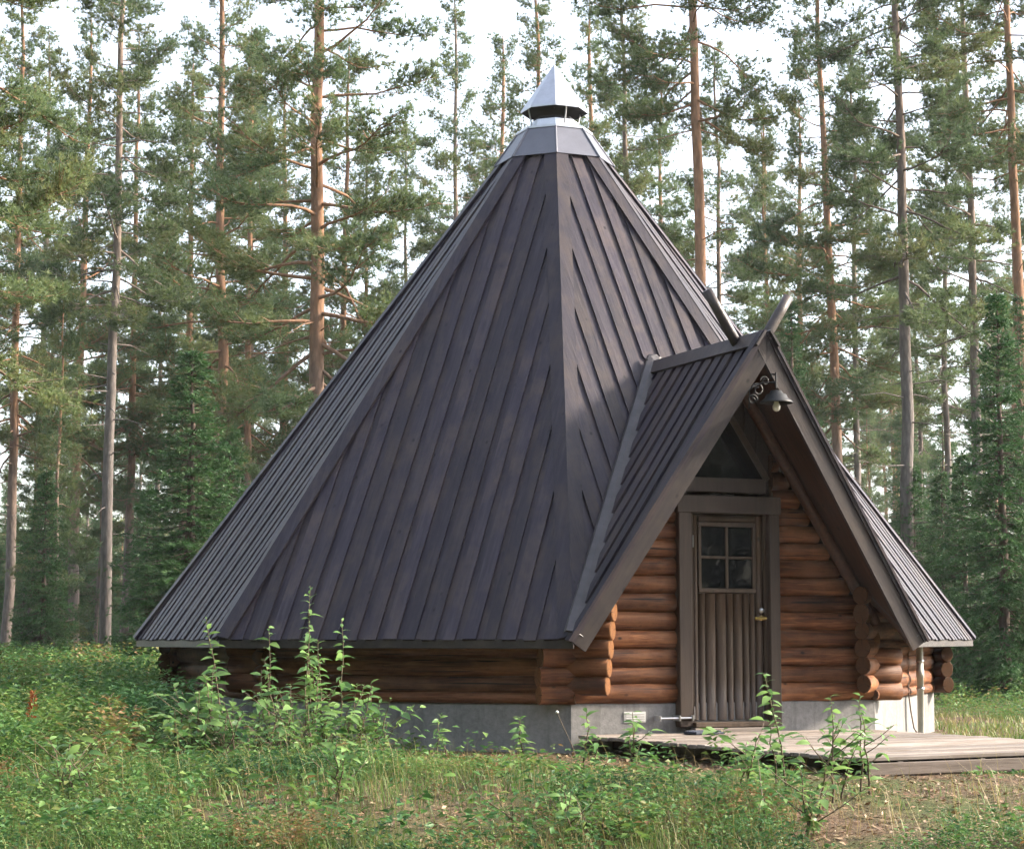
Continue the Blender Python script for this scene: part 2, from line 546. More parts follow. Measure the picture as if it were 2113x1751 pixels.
# ------------------------------------------------------------------ ground
def gz(x, y):
    """Ground height: level by the cabin, falling towards the viewer, rising gently into the wood."""
    x = np.asarray(x, float)
    y = np.asarray(y, float)
    front = -0.50 * smooth01(-7.0, -14.0, y) - 0.10 * smooth01(-14, -22, y)
    back = 0.12 * smooth01(6, 30, y) + 0.7 * smooth01(30, 120, y)
    left = 0.04 * smooth01(-4.5, -10, x) * smooth01(-16, -4, y)
    flat = smooth01(4.6, 7.5, np.hypot(x, y))
    lumps = (fbm(x, y, 0.45, 3) - 0.5) * 0.26 + (fbm(x, y, 1.7, 6) - 0.5) * 0.07
    return front + back + left + lumps * flat - 0.02

def ground():
    a = np.sinh(np.linspace(-3.9, 3.9, 261)) / np.sinh(3.9) * 230
    b = np.sinh(np.linspace(-3.9, 3.9, 261)) / np.sinh(3.9) * 230 - 8
    X, Y = np.meshgrid(a, b)
    n = len(a)
    v = np.stack([X.ravel(), Y.ravel(), gz(X.ravel(), Y.ravel())], 1)
    i = np.arange(n - 1)[:, None] * n + np.arange(n - 1)[None, :]
    f = np.stack([i, i + 1, i + n + 1, i + n], -1).reshape(-1, 4)
    o = link('ground', mesh_np('ground', v, f, M['ground'], None, True))
    tag(o, kind='structure')
ground()

# ------------------------------------------------------------------ the cabin
TH = R_(0.617)
H = 1.3245 * R                 # roof peak above the eave
RW = 0.8977 * R                # wall circumradius
AP, APW = R * math.cos(R_(22.5)), RW * math.cos(R_(22.5))
HALF, HALFW = R * math.sin(R_(22.5)), RW * math.sin(R_(22.5))
ZF = ZE - 0.1248 * R           # foundation top
UP = Vector((0, 0, 1))

def direction(k):
    """Outward normal and rightward tangent of wall k (0 = the door wall)."""
    a = TH + R_(22.5 + 45 * k)
    return Vector((math.sin(a), -math.cos(a), 0)), Vector((math.cos(a), math.sin(a), 0))

cabin = empty('log_cabin')
tag(cabin, 'octagonal log cabin with steep dark board roof, porch gable and metal smoke cap', 'cabin')

def foundation():
    vs, fs = [], []
    prof = [(RW + 0.03, -0.35), (RW + 0.03, ZF - 0.012), (RW + 0.018, ZF), (RW - 0.25, ZF)]
    for r, z in prof:
        for k in range(8):
            a = TH + R_(45 * k)
            vs.append((r * math.sin(a), -r * math.cos(a), z))
    for i in range(len(prof) - 1):
        for k in range(8):
            j = (k + 1) % 8
            fs.append([i * 8 + k, i * 8 + j, i * 8 + 8 + j, i * 8 + 8 + k])
    f = link('foundation', mesh_py('foundation', vs, fs, M['concrete']), cabin)
    n, t = direction(0)
    fr = lambda u, z, o=0.0: frame(n * (APW + 0.03 + o) + t * u + UP * z, t, n, UP)
    v = box('vent_plate', 0.21, 0.012, 0.095, M['vent'], f, fr(-0.92, 0.275), 0.004)
    for s in range(4):
        box('vent_slat', 0.18, 0.006, 0.010, M['vent'], f, fr(-0.92, 0.245 + 0.02 * s, 0.009), 0.002)
    return f
found = foundation()

def make_log(x0, x1, parent, mtx, r=0.086, seed=0, end='logend'):
    """A round log along local x, slightly uneven, with paler cut ends."""
    rr = random.Random(seed)
    s = 12
    n = max(3, int((x1 - x0) / 0.22) + 2)
    vs, fs, fm = [], [], []
    ph = rr.random() * 6
    for i in range(n):
        x = x0 + (x1 - x0) * i / (n - 1)
        q = r * (1 + 0.05 * math.sin(2.3 * x + ph) + rr.uniform(-0.045, 0.045))
        for k in range(s):
            a = 2 * math.pi * k / s
            j = 1 + rr.uniform(-0.035, 0.035)
            vs.append((x, q * j * 0.84 * math.cos(a), q * j * math.sin(a) + 0.004 * math.sin(1.7 * x + ph)))
    for i in range(n - 1):
        for k in range(s):
            j = (k + 1) % s
            fs.append([i * s + k, i * s + j, (i + 1) * s + j, (i + 1) * s + k])
            fm.append(0)
    for base, d in ((0, -1), ((n - 1) * s, 1)):
        ring = []
        for k in range(s):
            v = vs[base + k]
            ring.append(len(vs))
            vs.append((v[0] + d * 0.006, v[1] * 0.90, v[2] * 0.90))
        for k in range(s):
            j = (k + 1) % s
            fs.append([base + k, base + j, ring[j], ring[k]])
            fm.append(1)
        fs.append(ring if d > 0 else ring[::-1])
        fm.append(1)
    me = mesh_py('log', vs, fs, [M['log'], M[end]], True, fm)
    for p in me.polygons:
        if p.material_index == 1:
            p.use_smooth = False
    return link('log', me, parent, mtx)

PITCH = 0.157
DD0, DD1, WD, HR = 0.944 * R, 1.0 * R, 0.386 * R, 0.603 * R - 0.06      # porch gable: foot and ridge distance, half width, ridge height
JL, JR = -0.107 * R - 0.05, 0.124 * R - 0.05                                    # outer edges of the door frame

def free_ext(z_top):
    """How far a log end can pass the corner before it would touch the roof."""
    zt = z_top - ZE
    e = (AP - APW - 0.10 - (zt + 0.05) / (H / AP)) / 0.7071
    return max(0.02, min(0.30, e))

def walls():
    sd = 100
    for k in range(8):
        n, t = direction(k)
        part = empty('log_wall', (0, 0, 0), cabin)
        off = 0 if k % 2 == 0 else PITCH / 2
        rows = 6 if k else 16
        for i in range(rows):
            z = ZF + PITCH / 2 + off * 0.98 + PITCH * i - (0.002 if k % 2 else 0)
            sd += 1
            base = frame(n * APW + UP * z, t, n, UP)
            if k == 0:
                zt = z + 0.10 - ZE
                lim = WD * (1 - (zt + 0.10) / HR)
                e0 = HALFW + 0.30 - 0.01 * (i % 2)
                if zt > -0.05:
                    e0 = min(HALFW + 0.22, lim)
                e1 = e0
                e0 += 0.02 * math.sin(i * 2.1)
                if e0 > -JL + 0.02:
                    make_log(-e0, JL + 0.03, part, base, seed=sd, end='paleend')
                if e1 > JR + 0.02:
                    make_log(JR - 0.03, e1, part, base, seed=sd + 500)
                continue
            e = free_ext(z + 0.09) + 0.012 * math.sin(i * 3.7 + k)
            el = er = e
            if k == 7:            # meets the door wall at its right-hand end: corbelled under the porch
                er = 0.33 + 0.016 * i
            if k == 1:
                el = 0.33 + 0.016 * i
            make_log(-HALFW - el, HALFW + er, part, base, seed=sd, end='paleend' if k == 7 else 'logend')
        if k % 2:                 # half-height sill log closes the gap above the foundation
            make_log(-HALFW - 0.05, HALFW + 0.05, part, frame(n * (APW + 0.035) + UP * (ZF + 0.043), t, n, UP), 0.048, 700 + k)
        if k in (7, 1):           # short corbel logs carrying the porch roof
            for i in range(6, 9):
                z = ZF + PITCH / 2 + off * 0.98 + PITCH * i - 0.002
                base = frame(n * APW + UP * z, t, n, UP)
                s1 = 0.34 + 0.018 * i
                s0 = max(0.0, HALFW - WD * (1 - (z + 0.21 - ZE) / HR)) / 0.7071
                if s0 > s1 - 0.06:
                    continue
                if k == 7:
                    make_log(HALFW + s0, HALFW + s1, part, base, seed=900 + i, end='paleend')
                else:
                    make_log(-HALFW - s1, -HALFW - s0, part, base, seed=950 + i)
walls()

SL = math.hypot(AP, H)                    # slope length of a roof face
VCAP = SL * 0.878                         # boards stop here under the metal skirt

def roof():
    pitch, bw = 0.187, 0.118
    for k in range(8):
        n, t = direction(k)
        vv = (-n * AP + UP * H).normalized()
        wv = t.cross(vv).normalized()
        if wv.dot(n) < 0:
            wv = -wv
        fr = frame(n * AP + UP * ZE, t, vv, wv)
        def regions(poly):
            poly = clip(poly, SL, HALF, SL * HALF)         # hips
            poly = clip(poly, -SL, HALF, SL * HALF)
            poly = clip(poly, 0, 1, VCAP)
            return poly
        full = regions([(-HALF, -0.0), (HALF, -0.0), (HALF, SL), (-HALF, SL)])
        part = None
        if k == 0:
            # the sheathing beside the porch is two pieces that meet above its ridge
            part = empty('roof_face', (0, 0, 0), cabin)
            l = clip(full, 1, 0, 0)
            r = clip(full, -1, 0, 0)
            a = H / SL
            l = clip(l, HR / WD, -a, -HR)
            r = clip(r, -HR / WD, -a, -HR)
            slab('roof_sheathing', l, -0.05, 0, M['roof'], part, fr)
            slab('roof_sheathing', r, -0.05, 0, M['roof'], part, fr)
        else:
            part = empty('roof_face', (0, 0, 0), cabin)
            slab('roof_sheathing', full, -0.05, 0, M['roof'], part, fr)
            nn = slab('soffit', clip(clip([(-HALF, 0.01), (HALF, 0.01), (HALF, 0.62), (-HALF, 0.62)], SL, HALF, SL * HALF - 0.05), -SL, HALF, SL * HALF - 0.05),
                      -0.075, -0.052, M['soffit'], part, fr)
        m = int(HALF / pitch)
        for i in range(-m, m + 1):
            u = i * pitch + 0.004 * math.sin(i * 5 + k)
            w = bw + 0.008 * math.sin(i * 3.3 + k)
            lo = -0.018 + 0.006 * math.sin(i * 7.7 + k * 2)
            p = regions([(u - w / 2, lo), (u + w / 2, lo), (u + w / 2, SL), (u - w / 2, SL)])
            if k == 0:
                a = H / SL
                if u <= w:
                    p = clip(p, HR / WD, -a, -HR - 0.02)
                if u >= -w:
                    p = clip(p, -HR / WD, -a, -HR - 0.02)
            zt = 0.021 + 0.004 * math.sin(i * 2.9 + k * 1.3)
            if len(p) > 2:
                slab('roof_board', p, 0.0015, zt, M['roof'], part, fr)
        # eave fascia
        fz = 0.075
        if k:
            box('fascia', 2 * HALF * 1.003, 0.022, fz, M['trim'], cabin,
                frame(n * (AP - 0.004) + UP * (ZE - 0.035 - 0.001 * k), t, n, UP), 0.003)
        # hip boards: one on each side of every hip
        hl = math.hypot(SL, HALF)
        for s in (-1, 1):
            hx, hy = -s * HALF / hl, SL / hl           # hip direction in the face frame
            ix, iy = -s * SL / hl, -HALF / hl             # towards the face
            wd = 0.135
            L = hl * VCAP / SL
            a0 = (s * HALF - ix * 0.018, -iy * 0.018)
            b0 = (s * HALF + hx * L - ix * 0.018, hy * L - iy * 0.018)
            p = [a0, b0, (b0[0] + ix * wd, b0[1] + iy * wd), (a0[0] + ix * wd, a0[1] + iy * wd)]
            p = clip(p, 0, -1, 0.03 if k else 0.0)
            if k == 0:
                a = H / SL
                p = clip(p, -s * HR / WD, -a, -HR)
            p = clip(p, 0, 1, VCAP)
            slab('hip_board', p, 0.026, 0.046 if s > 0 else 0.050, M['roof'], cabin, fr)
roof()

# ------------------------------------------------------------------ porch roof
def porch():
    n, t = direction(0)
    part = empty('porch_roof', (0, 0, 0), cabin)
    SLD = math.hypot(WD, HR)
    db0 = AP * (1 - HR / H)                   # ridge meets the main roof here
    for s in (-1, 1):
        dn = (t * (s * WD) - UP * HR).normalized()
        wv = n.cross(dn)
        if wv.z < 0:
            wv = -wv
        # frame: x along the ridge outward, y down the slope
        fr = frame(UP * (ZE + HR), n, dn, wv)
        def reg(poly, out=0.0):
            # behind: d >= db0 + (AP-db0)*b/SLD ; front: d <= DD1 + (DD0-DD1)*b/SLD
            poly = clip(poly, -1, (AP - db0) / SLD, -db0 + 0.0)
            poly = clip(poly, 1, (DD1 - DD0) / SLD, DD1 + out)
            poly = clip(poly, 0, 1, SLD)
            return poly
        big = [(0, 0.0), (R * 1.2, 0.0), (R * 1.2, SLD + 0.1), (0, SLD + 0.1)]
        slab('porch_sheathing', reg(big, -0.01), -0.035, 0.012, M['roof'], part, fr)
        slab('porch_soffit', clip(reg(big, -0.03), 0, -1, -0.05), -0.058, -0.038, M['soffit'], part, fr)
        d = DD1 - 0.02
        i = 0
        while d > db0:
            p = reg([(d - 0.118, 0.02), (d, 0.02), (d, SLD + 0.02 + 0.008 * math.sin(i * 3)), (d - 0.118, SLD + 0.02 + 0.008 * math.sin(i * 3))])
            slab('roof_board', p, 0.0135, 0.034 + 0.003 * math.sin(i * 4.1), M['roof'], part, fr)
            d -= 0.187
            i += 1
        # ridge cap board
        slab('ridge_board', [(db0 - 0.03, -0.035), (DD1 + 0.06, -0.035), (DD1 + 0.06, 0.125), (db0 + 0.13, 0.125)], 0.040 + 0.004 * s, 0.062 + 0.004 * s, M['trim'], part, fr)
        # barge boards: a wide lower one and a narrow one on top of it
        e = Vector((DD0 - DD1, SLD, 0)).normalized()
        bd = (n * e.x + dn * e.y).normalized()
        start = UP * (ZE + HR) + n * DD1
        front = bd.cross(wv).normalized()
        if front.dot(n) < 0:
            front = -front
        L = SLD + 0.05
        # local y along the slope, x outward, z up from the slope
        fb = frame(start, front, bd, wv)
        sl = s * 0.002
        slab('barge_board', [(-0.012, -0.02 + sl), (0.022, -0.02 + sl), (0.022, L), (-0.012, L)], -0.125, 0.008, M['trim'], part, fb)
        slab('barge_cover', [(-0.05, -0.03 + sl), (0.045, -0.03 + sl), (0.045, L + 0.01), (-0.05, L + 0.01)], 0.040, 0.064, M['roof'], part, fb)
        slab('barge_fillet', [(0.0, -0.02 + sl), (0.036, -0.02 + sl), (0.036, L), (0.0, L)], 0.010, 0.038, M['roof'], part, fb)
        # rafter log under the slope
        Lr = SLD - 0.25
        tb = Tubes()
        o = UP * (ZE + HR) + n * (APW + 0.17)
        a0 = o + dn * 0.18 - wv * 0.125
        b0 = o + dn * Lr - wv * 0.125
        tb.add([a0 + (b0 - a0) * q for q in (0, .25, .5, .75, 1)], [0.050, 0.054, 0.051, 0.055, 0.052], 10)
        link('rafter', tb.mesh('rafter', M['soffit']), part)
        # valley flashing: a shallow trough lying along the valley
        top = UP * (ZE + HR) + n * db0
        bot = UP * ZE + n * AP + t * (s * WD)
        along = (bot - top).normalized()
        out = (UP + n * 0.75 - t * s * 0.15)
        out = (out - along * out.dot(along)).normalized()
        side = along.cross(out).normalized()
        Lv = (bot - top).length
        vs, fs = [], []
        prof = [(-0.085, 0.070), (-0.075, 0.105), (-0.03, 0.122), (0.03, 0.122), (0.075, 0.105), (0.085, 0.070)]
        for yy in (-0.06, Lv * 0.5, Lv + 0.02):
            for px, pz in prof:
                vs.append((px, yy, pz))
        for i2 in range(2):
            for j in range(5):
                fs.append([i2 * 6 + j, i2 * 6 + j + 1, i2 * 6 + 7 + j, i2 * 6 + 6 + j])
        n0 = len(vs)
        vs += [(x, y, z - 0.02) for x, y, z in vs]
        fs += [[n0 + q for q in f[::-1]] for f in fs]
        for i2 in range(2):
            for j in (0, 5):
                fs.append([i2 * 6 + j, i2 * 6 + 6 + j, n0 + i2 * 6 + 6 + j, n0 + i2 * 6 + j])
        for i2 in (0, 12):
            for j in range(5):
                fs.append([i2 + j, i2 + j + 1, n0 + i2 + j + 1, n0 + i2 + j])
        link('valley_flashing', mesh_py('valley_flashing', vs, fs, M['flash']), part, frame(top, side, along, out))
        # crossed ridge pole
        base_d = DD1 - (0.40 if s < 0 else 0.10)
        p0 = UP * (ZE + HR + 0.03) + n * base_d + dn * 0.10 + wv * 0.13
        opp = (t * (s * WD) + UP * HR * 1.02).normalized()
        tb = Tubes()
        p0 = UP * (ZE + HR + 0.02) + n * base_d + t * (s * 0.065) - opp * 0.10
        ends = [p0 + opp * q for q in [q * (0.62 if s < 0 else 0.54) for q in (0, 0.002, 0.33, 0.66, 0.998, 1.0)]]
        tb.add(ends, [0.001, 0.047, 0.049, 0.047, 0.045, 0.001], 12)
        link('ridge_pole', tb.mesh('ridge_pole', M['trim']), part)
    return part
porch()

# ------------------------------------------------------------------ gable and door
def door_wall():
    n, t = direction(0)
    D0 = APW
    fr = lambda u, z, d=0.0: frame(n * (D0 + d) + t * u + UP * z, t, n, UP)
    z0, z1 = ZE - 0.162 * R, ZE + 0.252 * R         # door foot and head
    u0, u1 = -0.072 * R - 0.05, 0.098 * R - 0.05
    zt = ZE + 0.289 * R
    # gable triangle, boarded dark, with a triangular window
    g = empty('gable', (0, 0, 0), cabin)
    zb = ZE + 0.327 * R
    slope = HR / WD
    def halfw(z):
        return WD * (1 - (z - ZE) / HR)
    pw = 0.12
    u = -1.1
    fg = frame(n * (D0 - 0.02), t, UP, n)
    SH = -0.07
    while u < 1.1:
        p = [(u, ZE + 0.20 * R), (u + pw - 0.006, ZE + 0.20 * R), (u + pw - 0.006, ZE + HR), (u, ZE + HR)]
        p = clip(p, slope, 1, ZE + HR - 0.16)
        p = clip(p, -slope, 1, ZE + HR - 0.16)
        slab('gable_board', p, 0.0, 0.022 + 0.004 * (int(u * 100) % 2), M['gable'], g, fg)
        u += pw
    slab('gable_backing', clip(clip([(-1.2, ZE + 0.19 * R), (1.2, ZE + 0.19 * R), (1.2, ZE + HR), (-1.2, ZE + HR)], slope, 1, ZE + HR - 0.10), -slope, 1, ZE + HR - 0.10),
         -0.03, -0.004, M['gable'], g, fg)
    wb, wh = 0.112 * R, ZE + 0.322 * R + 0.112 * R * slope
    tri = clip(clip([(-wb, ZE + 0.322 * R), (wb, ZE + 0.322 * R), (wb, wh), (-wb, wh)], slope, 1, wh), -slope, 1, wh)
    win = slab('gable_window', [(p[0] + SH, p[1]) for p in tri], 0.03, 0.045, M['glass'], cabin, fg)
    sl = Vector((wb, -wb * slope, 0))
    for s in (-1, 1):
        a = n * (D0 + 0.02) + UP * wh + t * SH
        b = n * (D0 + 0.02) + UP * (ZE + 0.322 * R) + t * (s * wb + SH)
        dd = (b - a).normalized()
        box('window_bar', 0.055, (b - a).length, 0.035, M['frame'], g, frame((a + b) / 2 + n * 0.016, dd.cross(n), dd, n), 0.004)
    box('gable_beam', 0.225 * R, 0.14, 0.030 * R, M['frame'], g, fr(-0.028 * R, ZE + 0.3085 * R, 0.03), 0.008)
    # frame
    df = empty('door_frame', (0, 0, 0), cabin)
    JWl = u0 - JL
    box('jamb', JWl - 0.03, 0.15, zt - 0.165 - ZE + 0.76, M['frame'], df, fr((JL + u0 - 0.03) / 2, (zt - 0.165 + ZE - 0.76) / 2, 0.045), 0.006)
    box('jamb', JR - u1 - 0.01, 0.15, zt - 0.165 - ZE + 0.76, M['frame'], df, fr((JR + u1 + 0.01) / 2, (zt - 0.165 + ZE - 0.76) / 2, 0.045), 0.006)
    box('head_board', JR - JL + 0.03, 0.155, 0.155, M['frame'], df, fr((JL + JR) / 2, zt - 0.0875, 0.050), 0.006)
    box('inner_jamb', 0.045, 0.07, z1 - z0 + 0.05, M['door'], df, fr(u0 - 0.004, (z0 + z1) / 2 + 0.02, 0.02), 0.003)
    box('inner_jamb', 0.035, 0.07, z1 - z0 + 0.05, M['door'], df, fr(u1 + 0.002, (z0 + z1) / 2 + 0.02, 0.02), 0.003)
    box('threshold', u1 - u0 + 0.06, 0.19, 0.045, M['door'], df, fr((u0 + u1) / 2, z0 - 0.028, 0.075), 0.006)
    box('door_step', u1 - u0 + 0.10, 0.20, 0.060, M['deck'], df, fr((u0 + u1) / 2, z0 - 0.085, 0.09), 0.008)
    # the door
    door = empty('door', (0, 0, 0), cabin)
    uA, uB = u0 + 0.022, u1 - 0.018
    box('door_slab', uB - uA, 0.035, z1 - z0, M['gable'], door, fr((uA + uB) / 2, (z0 + z1) / 2, 0.0), 0.003)
    wz0, wz1 = ZE + 0.098 * R, ZE + 0.229 * R
    wu0, wu1 = -0.054 * R - 0.05, 0.076 * R - 0.05
    def half_log(a, b, zA, zB, horizontal=False, sd=0):
        r = (b - a) / 2
        vs, fs = [], []
        k = 7
        zs = [zA, zA + (zB - zA) * .33, zA + (zB - zA) * .66, zB]
        rr = random.Random(sd)
        for z in zs:
            q = 1 + rr.uniform(-0.03, 0.0)
            for i in range(k):
                an = math.pi * i / (k - 1)
                vs.append((-r * q * math.cos(an) * 0.985, 0.014 + 0.034 * math.sin(an) ** 0.8, z))
        for i in range(len(zs) - 1):
            for j in range(k - 1):
                fs.append([i * k + j, i * k + j + 1, (i + 1) * k + j + 1, (i + 1) * k + j])
        fs.append(list(range(k)))
        fs.append(list(range((len(zs) - 1) * k, len(zs) * k))[::-1])
        me = mesh_py('door_board', vs, fs, M['door'], True)
        mt = fr((a + b) / 2, 0, 0.0)
        if horizontal:
            mt = frame(n * D0 + UP * ((a + b) / 2), UP, n, -t) if False else frame(n * D0 + UP * ((a + b) / 2), -UP, n, t)
        return link('door_board', me, door, mt)
    # uneven boards below the window, full-height ones at the edges
    cuts = [wu0 - 0.0, wu0 + 0.072, wu0 + 0.178, wu0 + 0.285, wu0 + 0.352, wu0 + 0.448, wu0 + 0.515, wu1]
    for i in range(len(cuts) - 1):
        half_log(cuts[i], cuts[i + 1] - 0.004, z0 + 0.01, wz0 - 0.03, sd=i)
    half_log(uA + 0.003, wu0 - 0.006, z0 + 0.01, z1 - 0.02, sd=20)
    half_log(wu1 + 0.006, uB - 0.003, z0 + 0.01, z1 - 0.02, sd=21)
    half_log(wz1 + 0.02, z1 - 0.01, wu0, wu1, True, sd=22)
    # window of the door
    mid_u, mid_z = (wu0 + wu1) / 2, (wz0 + wz1) / 2
    win = empty('door_window', (0, 0, 0), cabin)
    win.parent = door
    for a, b in ((wu0 + 0.02, mid_u - 0.012), (mid_u + 0.012, wu1 - 0.02)):
        for c, d in ((wz0 + 0.02, mid_z - 0.012), (mid_z + 0.012, wz1 - 0.02)):
            box('pane', b - a, 0.006, d - c, M['glass'], win, fr((a + b) / 2, (c + d) / 2, 0.026), 0.001)
    for z in (wz0 - 0.004, wz1 + 0.004):
        box('window_rail', wu1 - wu0, 0.034, 0.036, M['door'], win, fr(mid_u, z, 0.034), 0.004)
    for u in (wu0 + 0.012, wu1 - 0.012):
        box('window_stile', 0.030, 0.032, wz1 - wz0 - 0.03, M['door'], win, fr(u, mid_z, 0.034), 0.004)
    box('muntin', 0.026, 0.022, wz1 - wz0 - 0.03, M['door'], win, fr(mid_u, mid_z, 0.036), 0.004)
    box('muntin', wu1 - wu0 - 0.05, 0.020, 0.024, M['door'], win, fr(mid_u, mid_z, 0.0355), 0.004)
    # handle, lock, hinge
    hu, hz = 0.0885 * R - 0.05, ZE + 0.042 * R
    h = box('handle', 0.125, 0.022, 0.030, M['brass'], door, fr(hu - 0.035, hz, 0.098), 0.008)
    lathe('handle_rose', [(0.001, 0.012), (0.024, 0.012), (0.026, 0.0)], 16, M['brass'], door, frame(n * (D0 + 0.048) + t * hu + UP * hz, t, UP, n))
    lathe('handle_neck', [(0.010, 0.0), (0.010, 0.05)], 10, M['brass'], door, frame(n * (D0 + 0.05) + t * hu + UP * hz, t, UP, n))
    lathe('lock_cylinder', [(0.001, 0.022), (0.020, 0.020), (0.026, 0.0)], 16, M['steel'], door, frame(n * (D0 + 0.046) + t * hu + UP * (hz + 0.068), t, UP, n))
    box('hinge', 0.012, 0.03, 0.11, M['steel'], door, fr(uA - 0.006, ZE + 0.195 * R, 0.05), 0.003)
    box('hinge', 0.012, 0.03, 0.11, M['steel'], door, fr(uA - 0.006, ZE - 0.145 * R, 0.05), 0.003)
    # door stop rod low on the foundation beside the frame
    st = empty('door_stop', (0, 0, 0), cabin)
    tb = Tubes()
    zz = 0.265
    a = n * (D0 + 0.135) + UP * zz
    tb.add([a + t * (JL - 0.20), a + t * (JL - 0.1), a + t * (JL + 0.10)], [0.010, 0.010, 0.010], 8)
    link('rod', tb.mesh('rod', M['steel']), st)
    for du in (-0.21, -0.02, 0.11):
        box('bracket', 0.018, 0.12, 0.05, M['steel'], st, fr(JL + du, zz, 0.095), 0.004)
door_wall()

# ------------------------------------------------------------------ smoke cap
def smoke_cap():
    cap = empty('smoke_cap', (0, 0, 0), cabin)
    def ring(prof, name, mat, thick=0.0):
        for k in range(8):
            a0, a1 = TH + R_(45 * k), TH + R_(45 * (k + 1))
            vs = []
            for r, z in prof:
                for a in (a0, a1):
                    vs.append((r * math.sin(a), -r * math.cos(a), z))
            fs = [[2 * i, 2 * i + 1, 2 * i + 3, 2 * i + 2] for i in range(len(prof) - 1)]
            link(name, mesh_py(name, vs, fs, mat), cap)
    zs0 = ZE + H * 0.871
    rs0 = R * (1 - 0.871) + 0.078
    zs1 = ZE + H * 0.932
    rs1 = rs0 - (zs1 - zs0) * R / H * 0.93
    t_ = 0.012
    ring([(rs0 - t_, zs0 - 0.004), (rs0, zs0 - 0.004), (rs1, zs1), (rs1 - t_, zs1)], 'skirt_panel', M['greysheet'])
    # standing seams on the hips of the skirt
    for k in range(8):
        a = TH + R_(45 * k)
        d = Vector((math.sin(a), -math.cos(a), 0))
        tb = Tubes()
        tb.add([d * (rs0 + 0.004) + UP * (zs0 - 0.006), d * (rs1 + 0.004) + UP * zs1], [0.012, 0.010], 6)
        link('seam', tb.mesh('seam', M['greysheet']), cap)
    rl = rs1 + 0.02
    ring([(rs1 - 0.03, zs1 - 0.012), (rl, zs1 - 0.014), (rl, zs1 + 0.010), (0.275, zs1 + 0.028), (0.265, zs1 + 0.115), (0.255, zs1 + 0.115), (0.255, zs1 - 0.02)], 'collar_panel', M['zinc'])
    zh = zs1 + 0.245
    rh = 0.368
    ring([(rh - 0.008, zh - 0.018), (rh, zh - 0.018), (rh, zh), (0.006, zh + 0.525)], 'hat_panel', M['zinc'])
    ring([(rh - 0.008, zh - 0.017), (rh - 0.012, zh - 0.004), (0.15, zh + 0.03), (0.004, zh + 0.05)], 'hat_underside', M['darksheet'])
    for k in range(4):
        a = TH + R_(45 * 2 * k + 22.5)
        d = Vector((math.sin(a), -math.cos(a), 0))
        tb = Tubes()
        tb.add([d * 0.265 + UP * (zs1 + 0.06), d * 0.31 + UP * (zh + 0.01)], [0.010, 0.010], 6)
        link('strut', tb.mesh('strut', M['zinc']), cap)
    ring([(0.23, zs1 - 0.1), (0.23, zs1 + 0.15)], 'flue_panel', M['darksheet'])
smoke_cap()

# ------------------------------------------------------------------ conduit on the right-hand wall
def conduit():
    n, t = direction(1)
    c = empty('conduit_pipe', (0, 0, 0), cabin)
    o = n * (APW + 0.16) + t * (-HALFW + 1.55)
    lathe('pipe', [(0.034, 0.0), (0.034, 0.62), (0.039, 0.621), (0.039, 0.70), (0.034, 0.701), (0.034, 0.96)], 14, M['pipe'], c, Matrix.Translation(o + UP * -0.05))
    for z in (0.45, 0.72):
        lathe('clamp', [(0.036, 0), (0.041, 0.002), (0.041, 0.022), (0.036, 0.024)], 14, M['steel'], c, Matrix.Translation(o + UP * z))
    tb = Tubes()
    pts = [o - t * 0.06 + n * -0.10 + UP * 0.85, o - t * 0.08 - n * 0.10 + UP * 0.62, o - t * 0.15 - n * 0.09 + UP * 0.45, o - t * 0.10 - n * 0.08 + UP * 0.25, o - t * 0.06 - n * 0.06 + UP * 0.08, o - t * 0.02 + UP * -0.03]
    tb.add(pts, [0.007] * 6, 6)
    link('cable', tb.mesh('cable', M['cable']), c)
conduit()

# ------------------------------------------------------------------ things on and by the cabin
def lamp():
    n, t = direction(0)
    o = n * (DD1 + 0.06) + t * 0.07 + UP * (ZE + 2.02)
    root = empty('porch_lamp', o)
    root.scale = (0.88, 0.88, 0.88)
    tag(root, 'black bell-shaped iron lamp with scrolled bracket hanging under porch gable peak', 'lamp')
    lathe('lamp_shade', [(0.025, 0.125), (0.055, 0.12), (0.065, 0.095), (0.10, 0.08), (0.115, 0.045), (0.155, 0.016), (0.165, 0.0), (0.158, -0.004), (0.10, 0.03), (0.03, 0.08)], 28, M['iron'], root)
    lathe('bulb', [(0.02, 0.03), (0.024, 0.0), (0.040, -0.035), (0.036, -0.065), (0.018, -0.082), (0.001, -0.086)], 16, M['bulb'], root)
    tb = Tubes()
    # stem up to the roof and scrolls back towards the gable
    tb.add([(0, 0, 0.14), (0, 0, 0.30)], [0.010, 0.010], 8)
    L = -(t)
    for cx, cz, rad, tw in ((0.16, 0.13, 0.07, 1), (0.22, 0.03, 0.055, -1), (0.08, 0.22, 0.05, 1)):
        pts = []
        for i in range(22):
            a = i / 21 * 2.6 * math.pi
            rr = rad * (1 - 0.7 * i / 21)
            q = L * (cx + rr * math.cos(a) * tw) - n * 0.08 + UP * (cz + rr * math.sin(a))
            pts.append(q)
        tb.add(pts, [0.008] * 22, 6)
    tb.add([(0, 0, 0.2), L * 0.12 - n * 0.06 + UP * 0.2, L * 0.24 - n * 0.10 + UP * 0.14, L * 0.25 - n * 0.10 + UP * -0.06], [0.009] * 4, 6)
    tb.add([(0, 0, 0.28), -n * 0.12 + UP * 0.30], [0.010, 0.010], 6)
    link('bracket', tb.mesh('bracket', M['iron']), root)
lamp()

